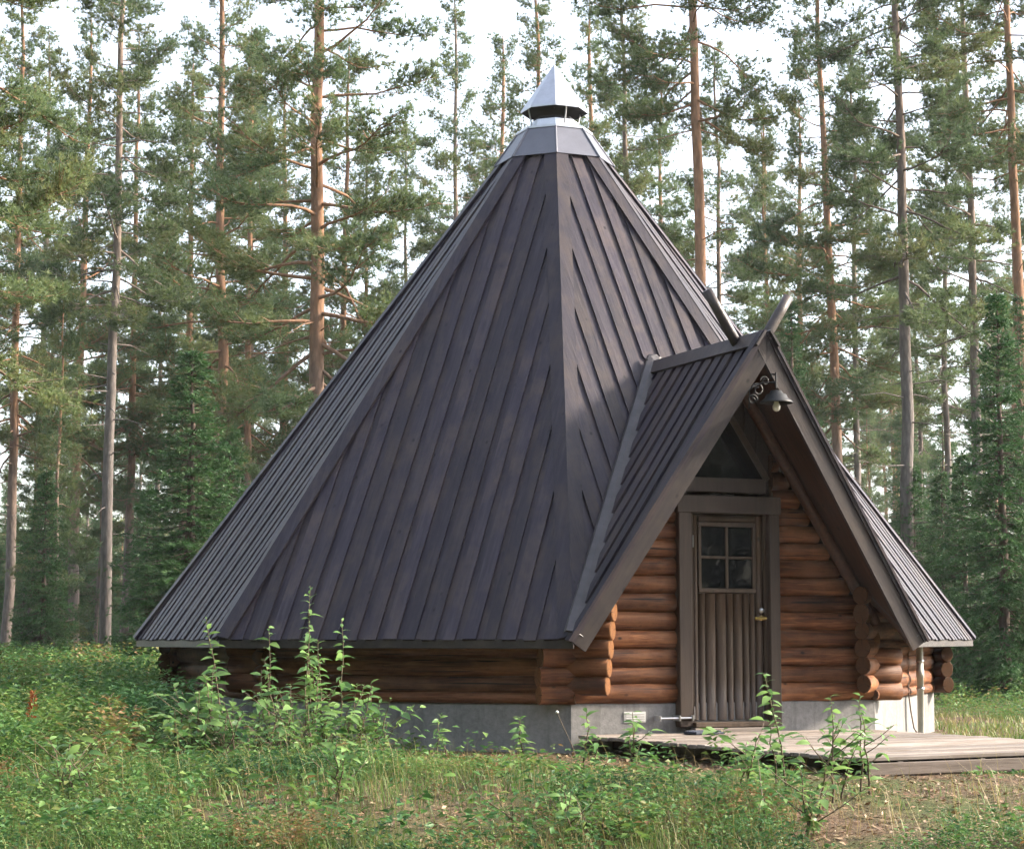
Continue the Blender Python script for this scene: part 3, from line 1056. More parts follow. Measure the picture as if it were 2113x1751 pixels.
DECK_Z = 0.135
def deck():
    yaw = R_(29.0)
    nx = Vector((math.sin(yaw), -math.cos(yaw), 0))
    tx = Vector((math.cos(yaw), math.sin(yaw), 0))
    n0, t0 = direction(0)
    corner = n0 * (APW + 0.05) - t0 * (HALFW - 0.03)
    root = empty('wooden_deck', (corner.x, corner.y, 0))
    tag(root, 'low weathered grey plank deck in front of the cabin door', 'deck')
    Wd, Ld = 2.86, 3.84
    pw = 0.118
    cnt = int(Ld / pw)
    for i in range(cnt):
        d = 0.02 + pw * (i + 0.5)
        sk = -0.2 if i < 2 else 0
        l = Wd + 0.02 * math.sin(i * 2.7)
        mt = frame(nx * d + tx * (l / 2 + 0.012 * math.sin(i * 5.1)) + UP * (DECK_Z - 0.014 + 0.003 * math.sin(i * 3.9)), tx, nx, UP)
        mt = mt @ Matrix.Rotation(0.004 * math.sin(i * 8.1), 4, 'Z')
        box('plank', l, pw - 0.009, 0.028, M['deck'], root, mt, 0.004)
    for u in (0.35, 1.1, 1.85, 2.6):
        box('joist', 0.05, Ld - 0.1, 0.095, M['gable'], root, frame(nx * (Ld / 2) + tx * u + UP * (DECK_Z - 0.077), tx, nx, UP))
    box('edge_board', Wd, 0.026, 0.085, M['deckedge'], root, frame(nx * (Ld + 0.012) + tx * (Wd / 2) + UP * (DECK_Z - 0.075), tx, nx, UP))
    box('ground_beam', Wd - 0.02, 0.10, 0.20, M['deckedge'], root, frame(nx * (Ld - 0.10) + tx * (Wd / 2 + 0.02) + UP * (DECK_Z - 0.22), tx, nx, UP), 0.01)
    box('ground_beam', 0.10, Ld - 0.4, 0.20, M['gable'], root, frame(nx * (Ld / 2) + tx * 0.30 + UP * (DECK_Z - 0.23), tx, nx, UP), 0.01)
    m = empty('door_mat', (0, 0, 0))
    p = corner + nx * 0.42 + tx * 1.02
    m.location = (p.x, p.y, DECK_Z + 0.001)
    tag(m, 'small dark blue boot mat lying before the door step', 'mat')
    box('mat_pad', 0.30, 0.20, 0.022, M['mat'], m, frame(UP * 0.013, tx, nx, UP), 0.006)
    for q in range(5):
        box('mat_rib', 0.28, 0.012, 0.010, M['mat'], m, frame(UP * 0.027 + nx * (-0.07 + 0.035 * q), tx, nx, UP), 0.003)
deck()
# ------------------------------------------------------------------ trees
def unit(a):
    return a / (np.linalg.norm(a, axis=-1, keepdims=True) + 1e-9)

def needles(cen, dr, tone, k, ln, wd, spread, g, up=0.0):
    """k thin triangles fanning out of every tuft."""
    n = len(cen)
    c = np.repeat(cen, k, 0)
    d = np.repeat(dr, k, 0)
    d = unit(d + g.normal(0, spread, (n * k, 3)) + np.array([0, 0, up]))
    l = g.uniform(ln[0], ln[1], (n * k, 1))
    sd = unit(np.cross(d, g.normal(0, 1, (n * k, 3))))
    b = c - d * 0.01
    v = np.stack([b + sd * wd / 2, b - sd * wd / 2, b + d * l], 1).reshape(-1, 3)
    f = np.arange(len(v)).reshape(-1, 3)
    tn = np.repeat(np.clip(np.repeat(tone, k) + g.normal(0, 0.08, n * k), 0, 0.98), 3)
    return v, f, tn

def pine_proto(seed, Ht, r0, cb, lmax, nbr, dead=16, dens=1.0, top=1.4, bark='pinebark'):
    """Scots pine: clean stem with dead stubs, crown of curved limbs ending in needle pads."""
    g = np.random.default_rng(seed)
    tb = Tubes()
    zs = np.linspace(-0.4, Ht, 16)
    sway = np.cumsum(g.normal(0, 0.035, (16, 2)), 0)
    sway -= sway[0]
    sx = lambda z: np.array([np.interp(z, zs, sway[:, 0]), np.interp(z, zs, sway[:, 1])])
    rad = r0 * (1 - 0.80 * np.clip(zs / Ht, 0, 1) ** 1.15) * (1 + 0.25 * np.exp(-np.clip(zs + 0.4, 0, None) * 2.5))
    rad[-1] = 0.012
    tb.add(np.column_stack([sway, zs]), rad, 10)
    rt = lambda z: np.interp(z, zs, rad)
    cen, dr, tone = [], [], []
    for i in range(nbr):
        q = (i + g.uniform(0, 0.9)) / nbr
        h = Ht * (cb + (0.985 - cb) * q)
        az = i * 2.399 + g.normal(0, 0.5)
        prof = (1 - q ** top) * (0.55 + 0.45 * min(1, q * 5 + 0.25))
        L = max(0.35, lmax * prof * g.uniform(0.6, 1.15))
        el = R_(-12 + 52 * q + g.normal(0, 10))
        o = np.array([*sx(h), h])
        pts = [o]
        d = np.array([math.cos(az) * math.cos(el), math.sin(az) * math.cos(el), math.sin(el)])
        seg = 6
        cur = g.normal(0, 0.05, 3)
        for j in range(seg):
            d = unit(d + cur + g.normal(0, 0.10, 3) + np.array([0, 0, (0.16 if j > 2 else -0.05 - 0.05 * (1 - q))]))
            pts.append(pts[-1] + d * L / seg)
        pts = np.array(pts)
        br = max(0.010, min(0.055, rt(h) * 0.34)) * (0.6 + 0.4 * L / lmax)
        tb.add(pts, np.linspace(br, br * 0.18, seg + 1), 5)
        live = True
        bt = g.uniform(0.05, 0.75)
        ns = int((8 + 12 * L) * dens)
        for s in range(ns):
            u = g.uniform(0.30, 1.0) ** 0.8
            x = u * seg
            a = int(min(seg - 1, x))
            p = pts[a] + (pts[a + 1] - pts[a]) * (x - a)
            bd = unit(pts[a + 1] - pts[a])
            sd = unit(np.cross(bd, [0, 0, 1]) * g.choice([-1, 1]) * g.uniform(0.5, 1.2) + bd * g.uniform(0.3, 1.0) + np.array([0, 0, g.uniform(-0.05, 0.5)]))
            l2 = L * g.uniform(0.16, 0.38) * (1.15 - 0.6 * u) + 0.16
            e = p + sd * l2
            if s % 2 == 0 and l2 > 0.25:
                tb.add([p, p + sd * l2 * 0.5 + np.array([0, 0, -0.02]), e], [br * 0.25, br * 0.18, 0.004], 3)
            m = max(3, int(l2 / 0.085))
            for w in np.linspace(0.30, 1.0, m):
                cen.append(p + sd * l2 * w + g.normal(0, 0.075, 3))
                dr.append(sd * 0.7 + np.array([0, 0, 0.45]))
                tone.append(np.clip(bt + g.normal(0, 0.12) + 0.12 * (w > 0.85), 0.02, 0.9))
    for i in range(dead):
        h = Ht * g.uniform(0.12, cb + 0.08)
        az = g.uniform(0, 6.28)
        L = g.uniform(0.25, 1.5)
        el = g.uniform(-0.35, 0.15)
        d = np.array([math.cos(az) * math.cos(el), math.sin(az) * math.cos(el), math.sin(el)])
        o = np.array([*sx(h), h])
        pts = [o, o + d * L * 0.5 + g.normal(0, 0.04, 3), o + d * L + np.array([0, 0, -0.10 * L]) + g.normal(0, 0.06, 3)]
        tb.add(pts, [0.018, 0.012, 0.004], 4)
        for w in range(int(L * 3)):
            u = g.uniform(0.3, 1)
            p = o + d * L * u
            tb.add([p, p + g.normal(0, 0.16, 3) + d * 0.1], [0.006, 0.002], 3)
    trunk = tb.mesh('trunk', M[bark])
    cen, dr, tone = np.array(cen), np.array(dr), np.array(tone)
    v, f, tn = needles(cen, unit(dr), tone, 14, (0.08, 0.17), 0.018, 0.80, g)
    crown = mesh_np('crown', v, f, M['pineneedle'], tn)
    return trunk, crown

def spruce_proto(seed, Ht, rmax, whorls, per, low=0.04, thin=1.0):
    """Norway spruce: cone of drooping boughs down to the ground."""
    g = np.random.default_rng(seed)
    tb = Tubes()
    r0 = 0.012 * Ht + 0.03
    zs = np.linspace(-0.3, Ht, 10)
    tb.add(np.column_stack([g.normal(0, 0.01, (10, 2)), zs]), np.linspace(r0, 0.008, 10), 8)
    cen, dr, tone = [], [], []
    for i in range(whorls):
        q = (i + 0.5) / whorls
        h = Ht * (low + (0.99 - low) * q)
        Lw = rmax * (1 - q) ** 0.85 + 0.10
        for j in range(per):
            az = g.uniform(0, 6.28)
            L = Lw * g.uniform(0.65, 1.12)
            el = R_(35 * q - 14 + g.normal(0, 9))
            d = np.array([math.cos(az) * math.cos(el), math.sin(az) * math.cos(el), math.sin(el)])
            o = np.array([0, 0, h + g.normal(0, 0.06)])
            seg = 5
            pts = [o]
            for s in range(seg):
                d = unit(d + np.array([0, 0, -0.10 if s < 2 else 0.10]) + g.normal(0, 0.05, 3))
                pts.append(pts[-1] + d * L / seg)
            pts = np.array(pts)
            tb.add(pts, np.linspace(0.014, 0.003, seg + 1), 3)
            bt = g.uniform(0, 0.7)
            side = unit(np.cross(d, [0, 0, 1]))
            nt_ = max(5, int(L * 16 * thin))
            for s in range(nt_):
                u = g.uniform(0.12, 1.0)
                x = u * seg
                a = int(min(seg - 1, x))
                p = pts[a] + (pts[a + 1] - pts[a]) * (x - a)
                sg = 1 if s % 2 else -1
                td = unit(side * sg * g.uniform(0.5, 1.0) + d * g.uniform(0.3, 0.9) + np.array([0, 0, g.uniform(-0.45, 0.1)]))
                l2 = (0.10 + 0.30 * L * (1.1 - u)) * g.uniform(0.5, 1.0)
                m = max(2, int(l2 / 0.055))
                for w in np.linspace(0.1, 1.0, m):
                    cen.append(p + td * l2 * w + np.array([0, 0, -0.05 * w]))
                    dr.append(td)
                    tone.append(np.clip(bt + (0.3 if w > 0.9 else 0) + g.normal(0, 0.08), 0, 0.95))
    v, f, tn = needles(np.array(cen), unit(np.array(dr)), np.array(tone), 8, (0.055, 0.10), 0.021, 0.60, g)
    return tb.mesh('trunk', M['sprucebark']), mesh_np('crown', v, f, M['spruceneedle'], tn)

PINES = [pine_proto(21, 21.0, 0.185, 0.27, 3.1, 92, 24),
         pine_proto(22, 23.0, 0.160, 0.52, 2.6, 66, 22),
         pine_proto(23, 20.0, 0.150, 0.30, 2.4, 92, 20),
         pine_proto(24, 19.0, 0.130, 0.40, 2.1, 84, 26, bark='greybark'),
         pine_proto(25, 22.0, 0.150, 0.36, 2.6, 86, 20, bark='greybark')]
YOUNG = [pine_proto(31, 13.5, 0.085, 0.16, 1.45, 74, 22, 1.0, 1.2),
         pine_proto(32, 11.0, 0.075, 0.12, 1.35, 66, 18, 1.0, 1.1)]
SPRUCES = [spruce_proto(41, 7.2, 1.30, 40, 10), spruce_proto(42, 5.0, 1.05, 30, 10), spruce_proto(43, 10.5, 1.6, 44, 7, 0.10)]

def at(px, dist):
    """Ground position for a stem seen at picture column px and standing dist metres from the viewer."""
    x = CAM.x + (px - CX) / FPX * dist * 0.994
    y = CAM.y + dist
    return x, y

def tree(name, proto, px, dist, label, cat, group=None, s=1.0, rz=None, lean=(0, 0), sz=None):
    x, y = at(px, dist)
    z = float(gz(x, y))
    o = empty(name, (x, y, z))
    o.scale = (s, s, sz or s)
    o.rotation_euler = (R_(lean[1]), R_(lean[0]), rnd.uniform(0, 6.28) if rz is None else rz)
    link('trunk', proto[0], o)
    link('crown', proto[1], o)
    tag(o, label, cat, group)
    return o

# stems one can tell apart, by picture column (at eye level), distance, kind, size
STEMS = [
    (640, 38, 0, 1.00, (0.3, 0), 'thickest pine left of the roof, with long bare limbs'),
    (1452, 42, 1, 1.00, (-0.5, 0), 'thick orange pine rising right behind the roof above the porch ridge'),
    (1500, 56, 3, 0.95, (-0.8, 0), 'dark slender pine just right of the thick orange one behind the porch'),
    (1738, 50, 2, 1.02, (-1.0, 0), 'pine with orange lower stem nearest right of the crossed ridge poles'),
    (1782, 58, 3, 0.98, (-0.6, 0), 'grey brown pine close to the right of the orange-stemmed one'),
    (1884, 42, 4, 1.00, (-1.0, 0), 'stout grey pine above the lower right end of the roof'),
    (1906, 76, 3, 0.95, (-0.3, 0), 'thin far pine just right of the stout grey pine'),
    (1962, 60, 3, 1.00, (-0.4, 0), 'slim pine over the young spruces beside the right eave'),
    (2026, 49, 4, 0.98, (-0.8, 0), 'tall dark-stemmed pine left of the large spruce at right'),
    (2122, 45, 1, 0.98, (-0.6, 0), 'pine standing at the right edge of the picture'),
    (219, 45, 3, 1.06, (0.6, 0), 'straight grey pine left of the big spruce, base in the weeds'),
    (252, 60, 2, 0.97, (0.5, 0), 'reddish pine directly behind the straight grey pine at left'),
    (445, 50, 0, 0.96, (0.3, 0), 'pine with wide crooked limbs rising behind the big spruce'),
    (497, 58, 2, 0.95, (0, 0), 'slim bright orange pine between spruce and left roof slope'),
    (521, 62, 4, 0.92, (0.3, 0), 'thin grey pine close to the left roof slope'),
    (704, 62, 2, 1.00, (-0.2, 0), 'thin reddish pine just right of the thickest pine'),
    (750, 70, 2, 0.95, (0, 0), 'thin pine behind the left roof slope, second right of thickest pine'),
    (936, 62, 4, 0.98, (-0.2, 0), 'lone pine with open crown left of the smoke cap'),
    (1104, 57, 2, 1.05, (0, 0), 'pine whose crown shows directly behind the smoke cap'),
    (1307, 52, 3, 1.04, (-0.3, 0), 'slim pine between smoke cap and thick orange pine'),
    (1025, 66, 0, 1.02, (0, 0), 'pine with broad crown just left of the smoke cap, behind the lone open one'),
    (1236, 60, 0, 0.98, (0, 0), 'pine with broad crown just right of the smoke cap'),
    (1378, 68, 2, 1.05, (-0.2, 0), 'faint slim pine close to the left of the thick orange pine'),
    (836, 70, 3, 1.0, (0, 0), 'slim pine above the left roof slope, halfway to the smoke cap'),
    (1655, 70, 0, 0.95, (0, 0), 'broad-crowned pine between the young pine and the orange-stemmed one'),
    (585, 66, 0, 0.95, (0, 0), 'broad-crowned pine filling the gap left of the thickest pine'),
    (380, 64, 0, 0.95, (0, 0), 'broad-crowned pine above the top of the big spruce'),
    (150, 58, 0, 0.92, (0, 0), 'broad-crowned pine left of the straight grey pine'),
    (70, 64, 4, 0.95, (0, 0), 'tall pine between left edge and broad-crowned pine'),
    (6, 52, 2, 0.95, (0.2, 0), 'slim tall pine standing at the left edge of the picture'),
    (318, 72, 3, 0.95, (0.2, 0), 'pine partly hidden behind the top of the big spruce'),
]
for px, d, k, s, ln, lab in STEMS:
    tree('pine_tree', PINES[k], px, d, lab, 'pine tree', 'pines standing behind the cabin', s, None, ln)
tree('pine_tree', PINES[0], -150, 26, 'near pine beyond the left edge with boughs hanging into the upper corner', 'pine tree', 'pines standing behind the cabin', 0.80, 1.0)
tree('young_pine', YOUNG[0], 1588, 62, 'young pine with dense narrow crown right above the ridge poles', 'pine tree', 'young pines', 1.25)
tree('young_pine', YOUNG[1], 108, 44, 'young pine with thin brown stem left of the straight grey pine', 'pine tree', 'young pines', 0.80)
tree('young_pine', YOUNG[0], 196, 66, 'young pine with thin dark stem between weeds and straight grey pine', 'pine tree', 'young pines', 0.85)
tree('young_pine', YOUNG[1], 62, 58, 'young pine with dark stem near the left edge, left of brown-stemmed one', 'pine tree', 'young pines', 0.82)
SPR = [(388, 33, 0, 1.22, 'big dense dark green spruce left of the cabin roof'),
       (2075, 30, 0, 0.86, 'tall dark spruce at the right edge beside the deck'),
       (1995, 33, 1, 0.82, 'bushy young spruce touching the right end of the eave'),
       (1890, 42, 1, 0.92, 'young spruce peeking over the lower right roof slope'),
       (1950, 40, 1, 0.86, 'small pale spruce between two young spruces right of the roof'),
       (2120, 38, 2, 0.72, 'slender spruce behind the tall dark spruce at the right edge'),
       (468, 41, 1, 1.05, 'smaller spruce right behind the big spruce at left'),
       (300, 44, 1, 0.85, 'low spruce at the foot of the big spruce, on its left')]
for px, d, k, s, lab in SPR:
    tree('spruce_tree', SPRUCES[k], px, d, lab, 'spruce tree', 'spruces beside the cabin', s, sz=0.80 if s > 1.1 else s)

# the wood behind: individual trees too alike to tell apart
g = np.random.default_rng(77)
FAR = 'background forest pine standing among many others far behind the cabin'
FARS = 'small spruce in the shady understorey far behind the cabin'
placed = [at(a[0], a[1]) for a in STEMS]
cnt = 0
for i in range(900):
    d = 66 + 95 * g.random() ** 0.8
    px = g.uniform(-620, 2720)
    if g.random() < (0.5 if 700 < px < 1720 else 0.62 if px < 330 else 0.2):
        continue
    x, y = at(px, d)
    if min((x - a) ** 2 + (y - b) ** 2 for a, b in placed) < 2.3 ** 2:
        continue
    placed.append((x, y))
    if g.random() < 0.62:
        tree('pine_tree', PINES[int(g.integers(5))], px, d, FAR, 'pine tree', 'far forest pines', g.uniform(0.78, 1.0), None, (g.normal(0, 0.6), g.normal(0, 0.6)))
    else:
        tree('young_pine', YOUNG[int(g.integers(2))], px, d, 'far young forest pine among the tall stems behind the cabin', 'pine tree', 'far young pines', g.uniform(0.7, 1.05))
    cnt += 1
    if cnt >= 108:
        break
for i in range(74):
    d = g.uniform(55, 110) if i < 46 else g.uniform(40, 62)
    px = g.uniform(-60, 560) if g.random() < 0.5 else g.uniform(1560, 2180)
    if i >= 46 and min(abs(px - q[0]) for q in STEMS if q[1] < 60) < 45:
        continue
    tree('spruce_tree', SPRUCES[int(g.integers(3))], px, d, FARS, 'spruce tree', 'understorey spruces', g.uniform(0.55, 0.95))
# ------------------------------------------------------------------ distant wood that reads as one mass
def distant_forest():
    g = np.random.default_rng(5)
    n = 26000
    a = g.uniform(-0.52, 0.52, n)
    d = g.uniform(165, 205, n)
    x = CAM.x + np.tan(a) * d
    y = CAM.y + d
    hmax = 5 + 9 * fbm(x * 0.35, d * 0.05, 0.35, 4)
    z = gz(x, y) + hmax * g.random(n) ** 0.9
    c = np.stack([x, y, z], 1)
    # unseen wood beside and behind the viewer, its height and gap shaped for shade
    m = 24000
    a2 = np.radians(g.uniform(-215, -10, m))
    r2 = g.uniform(36, 54, m)
    x2, y2 = 2 + r2 * np.cos(a2), -4 + r2 * np.sin(a2)
    z2 = gz(x2, y2) + (12 + 10 * fbm(x2, y2, 0.12, 4)) * g.random(m) ** 0.9
    c = np.concatenate([c, np.stack([x2, y2, z2], 1)])
    n = len(c)
    dr = unit(g.normal(0, 1, (n, 3)))
    v, f, tn = needles(c, dr, g.uniform(0, 0.9, n), 4, (0.7, 1.5), 0.55, 0.8, g)
    o = link('distant_forest', mesh_np('distant_forest', v, f, M['pineneedle'], tn))
    tag(o, 'far edge of the pine wood closing the view between the stems', 'forest', kind='stuff')
distant_forest()

# ------------------------------------------------------------------ low growth
def leaves_np(c, d, ln, wd, tone, g, fold=0.25, droop=0.0):
    """One folded, pointed leaf (4 vertices, 2 triangles) at every point."""
    n = len(c)
    d = unit(d)
    sd = unit(np.cross(d, np.array([0, 0, 1.0]) + g.normal(0, 0.35, (n, 3))))
    nr = unit(np.cross(sd, d))
    ln = ln[:, None]
    wd = wd[:, None]
    mid = c + d * ln * 0.45
    v = np.stack([c, mid + sd * wd / 2 + nr * wd * fold, c + d * ln + nr * ln * droop, mid - sd * wd / 2 + nr * wd * fold], 1).reshape(-1, 3)
    b = np.arange(n)[:, None] * 4
    f = np.concatenate([b + np.array([[0, 1, 2]]), b + np.array([[0, 2, 3]])], 0)
    return v, f, np.repeat(np.clip(tone, 0, 0.98), 4)

DK_YAW = R_(29.0)
def clear_of_things(x, y):
    """True where neither the cabin nor the deck stands."""
    n0, t0 = direction(0)
    c = n0 * (APW + 0.05) - t0 * (HALFW - 0.03)
    nx, ny = math.sin(DK_YAW), -math.cos(DK_YAW)
    tx, ty = math.cos(DK_YAW), math.sin(DK_YAW)
    a = (x - c.x) * nx + (y - c.y) * ny
    b = (x - c.x) * tx + (y - c.y) * ty
    on_deck = (a > -0.6) & (a < 3.9) & (b > -0.06) & (b < 2.95)
    return (np.hypot(x, y) > RW + 0.08) & ~on_deck

def px_of(x, y):
    return CX + (x - CAM.x) / np.maximum(1, (y - CAM.y)) * FPX

def bare(x, y):
    """Trodden, litter-covered ground in front of the deck and along the foundation: 0..1."""
    p = px_of(x, y)
    d = y - CAM.y
    a = 1.25 * smooth01(1580, 1720, p) * smooth01(10.2, 11.2, d) * (1 - smooth01(13.6, 14.2, d))
    b = 0.75 * smooth01(820, 950, p) * (1 - smooth01(1500, 1640, p)) * smooth01(13.2, 14.2, d)
    b = np.maximum(b, 0.55 * smooth01(330, 420, p) * (1 - smooth01(1000, 1200, p)) * smooth01(10.6, 11.6, d) * (1 - smooth01(12.2, 13.2, d)))
    c = 0.5 * smooth01(1850, 1950, p) * smooth01(16, 18, d) * (1 - smooth01(26, 30, d))
    return np.clip(np.maximum(np.maximum(a, b), c) + (fbm(x, y, 1.1, 9) - 0.5) * 0.7, 0, 1)

def near_wall(x, y):
    """Growth stays low along the foundation and the deck: factor 0.35..1."""
    p = px_of(x, y)
    d = y - CAM.y
    return 1 - (0.60 + 0.28 * smooth01(1080, 1180, p)) * smooth01(700, 860, p) * smooth01(12.6, 14.0, d) * (1 - smooth01(24, 26, d))

def grass():
    g = np.random.default_rng(9)
    V, F, T, n0 = [], [], [], 0
    def blades(x, y, h, tone, w):
        nonlocal n0
        n = len(x)
        z = gz(x, y) - 0.01
        b = np.stack([x, y, z], 1)
        a = g.uniform(0, 6.28, n)
        out = np.stack([np.cos(a), np.sin(a), np.zeros(n)], 1)
        sd = np.stack([-np.sin(a), np.cos(a), np.zeros(n)], 1) * (w / 2)[:, None]
        lean = (g.uniform(0.15, 1.05, n) * h)[:, None]
        m = b + out * lean * 0.35 + np.array([0, 0, 1]) * (h * 0.6)[:, None]
        t = b + out * lean + np.array([0, 0, 1]) * (h * g.uniform(0.75, 1.0, n))[:, None]
        v = np.stack([b - sd, b + sd, m + sd * 0.7, m - sd * 0.7, t], 1).reshape(-1, 3)
        k = np.arange(n)[:, None] * 5
        f = np.concatenate([k + np.array([[0, 1, 2]]), k + np.array([[0, 2, 3]]), k + np.array([[3, 2, 4]])], 0)
        V.append(v); F.append(f + n0); T.append(np.repeat(np.clip(tone, 0, 0.98), 5)); n0 += len(v)
    # foreground and around the cabin, in tussocks
    n = 100000
    d = 10.2 + 9.5 * g.random(n) ** 0.9
    p = g.uniform(-80, 2200, n)
    x = CAM.x + (p - CX) / FPX * d
    y = CAM.y + d
    dens = fbm(x, y, 1.6, 21) * 1.15 - 0.8 * bare(x, y) * 0.75
    keep = clear_of_things(x, y) & (g.random(n) < np.clip(dens, 0.04, 1))
    x, y = x[keep], y[keep]
    dry = fbm(x, y, 0.8, 31)
    tone = np.clip(0.15 + 1.3 * (dry - 0.35) + g.normal(0, 0.16, len(x)) + 0.25 * bare(x, y), 0, 0.98)
    h = g.uniform(0.05, 0.25, len(x)) * (0.6 + 0.9 * fbm(x, y, 1.3, 12)) * (1 - 0.45 * bare(x, y)) * near_wall(x, y)
    blades(x, y, h, tone, g.uniform(0.003, 0.007, len(x)))
    # tall straw
    n = 1900
    d = g.uniform(10.8, 18, n)
    p = g.uniform(-60, 2180, n)
    x = CAM.x + (p - CX) / FPX * d
    y = CAM.y + d
    keep = clear_of_things(x, y) & (fbm(x, y, 0.9, 41) > 0.42)
    x, y = x[keep], y[keep]
    blades(x, y, g.uniform(0.22, 0.50, len(x)) * near_wall(x, y), g.uniform(0.5, 0.98, len(x)), g.uniform(0.002, 0.004, len(x)))
    # the floor of the wood, sparser and coarser
    n = 60000
    d = 19 + 42 * g.random(n) ** 1.2
    p = g.uniform(-80, 2200, n)
    x = CAM.x + (p - CX) / FPX * d
    y = CAM.y + d
    keep = clear_of_things(x, y) & ((p < 900) | (p > 1700))
    x, y = x[keep], y[keep]
    dry = fbm(x, y, 0.4, 51)
    blades(x, y, g.uniform(0.08, 0.30, len(x)) * np.where(px_of(x, y) > 1600, 0.42, 1.0), np.clip(0.1 + 1.2 * (dry - 0.3) + g.normal(0, 0.15, len(x)), 0, 0.98), g.uniform(0.008, 0.016, len(x)))
    o = link('grass', mesh_np('grass', np.concatenate(V), np.concatenate(F), M['grass'], np.concatenate(T)))
    tag(o, 'short green and straw-coloured grass over the clearing', 'grass', kind='stuff')
grass()

def undergrowth():
    """Leafy herbs, bilberry and seedlings too mixed to count."""
    g = np.random.default_rng(13)
    V, F, T, n0 = [], [], [], 0
    def put(v, f, t):
        nonlocal n0
        V.append(v); F.append(f + n0); T.append(t); n0 += len(v)
    def herbs(x, y, h, m, ln, spread, tone):
        n = len(x)
        z = gz(x, y)
        u = g.uniform(0.12, 1.0, (n, m)) ** 0.8
        a = g.uniform(0, 6.28, (n, m))
        tilt = g.normal(0, 0.16, (n, 2))
        r = spread[:, None] * g.uniform(0.1, 1.0, (n, m)) * (1.15 - 0.75 * u)
        px = x[:, None] + tilt[:, :1] * u * h[:, None] + r * np.cos(a)
        py = y[:, None] + tilt[:, 1:] * u * h[:, None] + r * np.sin(a)
        pz = z[:, None] + u * h[:, None]
        c = np.stack([px, py, pz], -1).reshape(-1, 3)
        d = np.stack([np.cos(a), np.sin(a), g.uniform(-0.35, 0.7, (n, m))], -1).reshape(-1, 3)
        l = (ln[:, None] * g.uniform(0.55, 1.2, (n, m))).ravel()
        t = np.clip(tone[:, None] + g.normal(0, 0.10, (n, m)) + 0.12 * (u - 0.5), 0, 0.98).ravel()
        put(*leaves_np(c, d, l, l * g.uniform(0.35, 0.6, len(l)), t, g, 0.2, -0.12))
    def scatter(n, d0, d1, p0, p1, pw=1.0):
        d = d0 + (d1 - d0) * g.random(n) ** pw
        p = g.uniform(p0, p1, n)
        return CAM.x + (p - CX) / FPX * d, CAM.y + d
    # bilberry carpet near the viewer
    x, y = scatter(4200, 10.4, 15.6, -60, 2180)
    k = clear_of_things(x, y) & (fbm(x, y, 0.75, 61) > 0.44 + 0.26 * bare(x, y))
    x, y = x[k], y[k]
    hh = fbm(x, y, 0.8, 62)
    herbs(x, y, g.uniform(0.08, 0.24, len(x)) * (0.5 + hh) * near_wall(x, y), 26, g.uniform(0.026, 0.042, len(x)), np.full(len(x), 0.11), np.where(fbm(x, y, 1.2, 66) > 0.66, 0.93, np.clip(1.9 * (fbm(x, y, 0.9, 63) - 0.32), 0, 0.72)))
    # broader leaved seedlings between
    x, y = scatter(1100, 10.6, 17.5, -60, 2180)
    k = clear_of_things(x, y) & (fbm(x, y, 0.9, 71) > 0.47 + 0.2 * bare(x, y))
    x, y = x[k], y[k]
    herbs(x, y, g.uniform(0.15, 0.42, len(x)) * near_wall(x, y), 16, g.uniform(0.045, 0.075, len(x)), np.full(len(x), 0.11), g.uniform(0.2, 0.75, len(x)))
    # tall weeds left of the cabin
    x, y = scatter(5200, 13.4, 30, -420, 520, 1.0)
    k = clear_of_things(x, y) & (x < -3.2 - 0.0 * y) & ((px_of(x, y) < 430 - 120 * smooth01(16, 13, y - CAM.y)) | (y - CAM.y < 16.3)) & (fbm(x, y, 0.6, 81) > 0.33)
    x, y = x[k], y[k]
    herbs(x, y, g.uniform(0.35, 0.80, len(x)) * (0.55 + 0.75 * fbm(x, y, 0.5, 82)) * (0.55 + 0.55 * smooth01(13.5, 19, y - CAM.y)), 34, np.full(len(x), 0.062), np.full(len(x), 0.17), np.clip(1.4 * (fbm(x, y, 0.6, 83) - 0.2), 0.05, 0.85))
    # bushes on the forest floor behind
    x, y = scatter(4200, 28, 62, -520, 620, 1.0)
    herbs(x, y, g.uniform(0.3, 0.75, len(x)), 30, np.full(len(x), 0.11), np.full(len(x), 0.38), g.uniform(0.1, 0.7, len(x)))
    x, y = scatter(2400, 33, 62, 1780, 2600, 1.0)
    herbs(x, y, g.uniform(0.3, 0.8, len(x)), 28, np.full(len(x), 0.10), np.full(len(x), 0.36), g.uniform(0.1, 0.75, len(x)))
    x, y = scatter(240, 24, 33, 1930, 2200, 1.0)
    herbs(x, y, g.uniform(0.12, 0.40, len(x)), 30, np.full(len(x), 0.05), np.full(len(x), 0.20), g.uniform(0.3, 0.85, len(x)))
    o = link('undergrowth', mesh_np('undergrowth', np.concatenate(V), np.concatenate(F), M['weed'], np.concatenate(T)))
    tag(o, 'mixed green bilberry, herbs and seedlings covering the clearing floor', 'undergrowth', kind='stuff')
undergrowth()

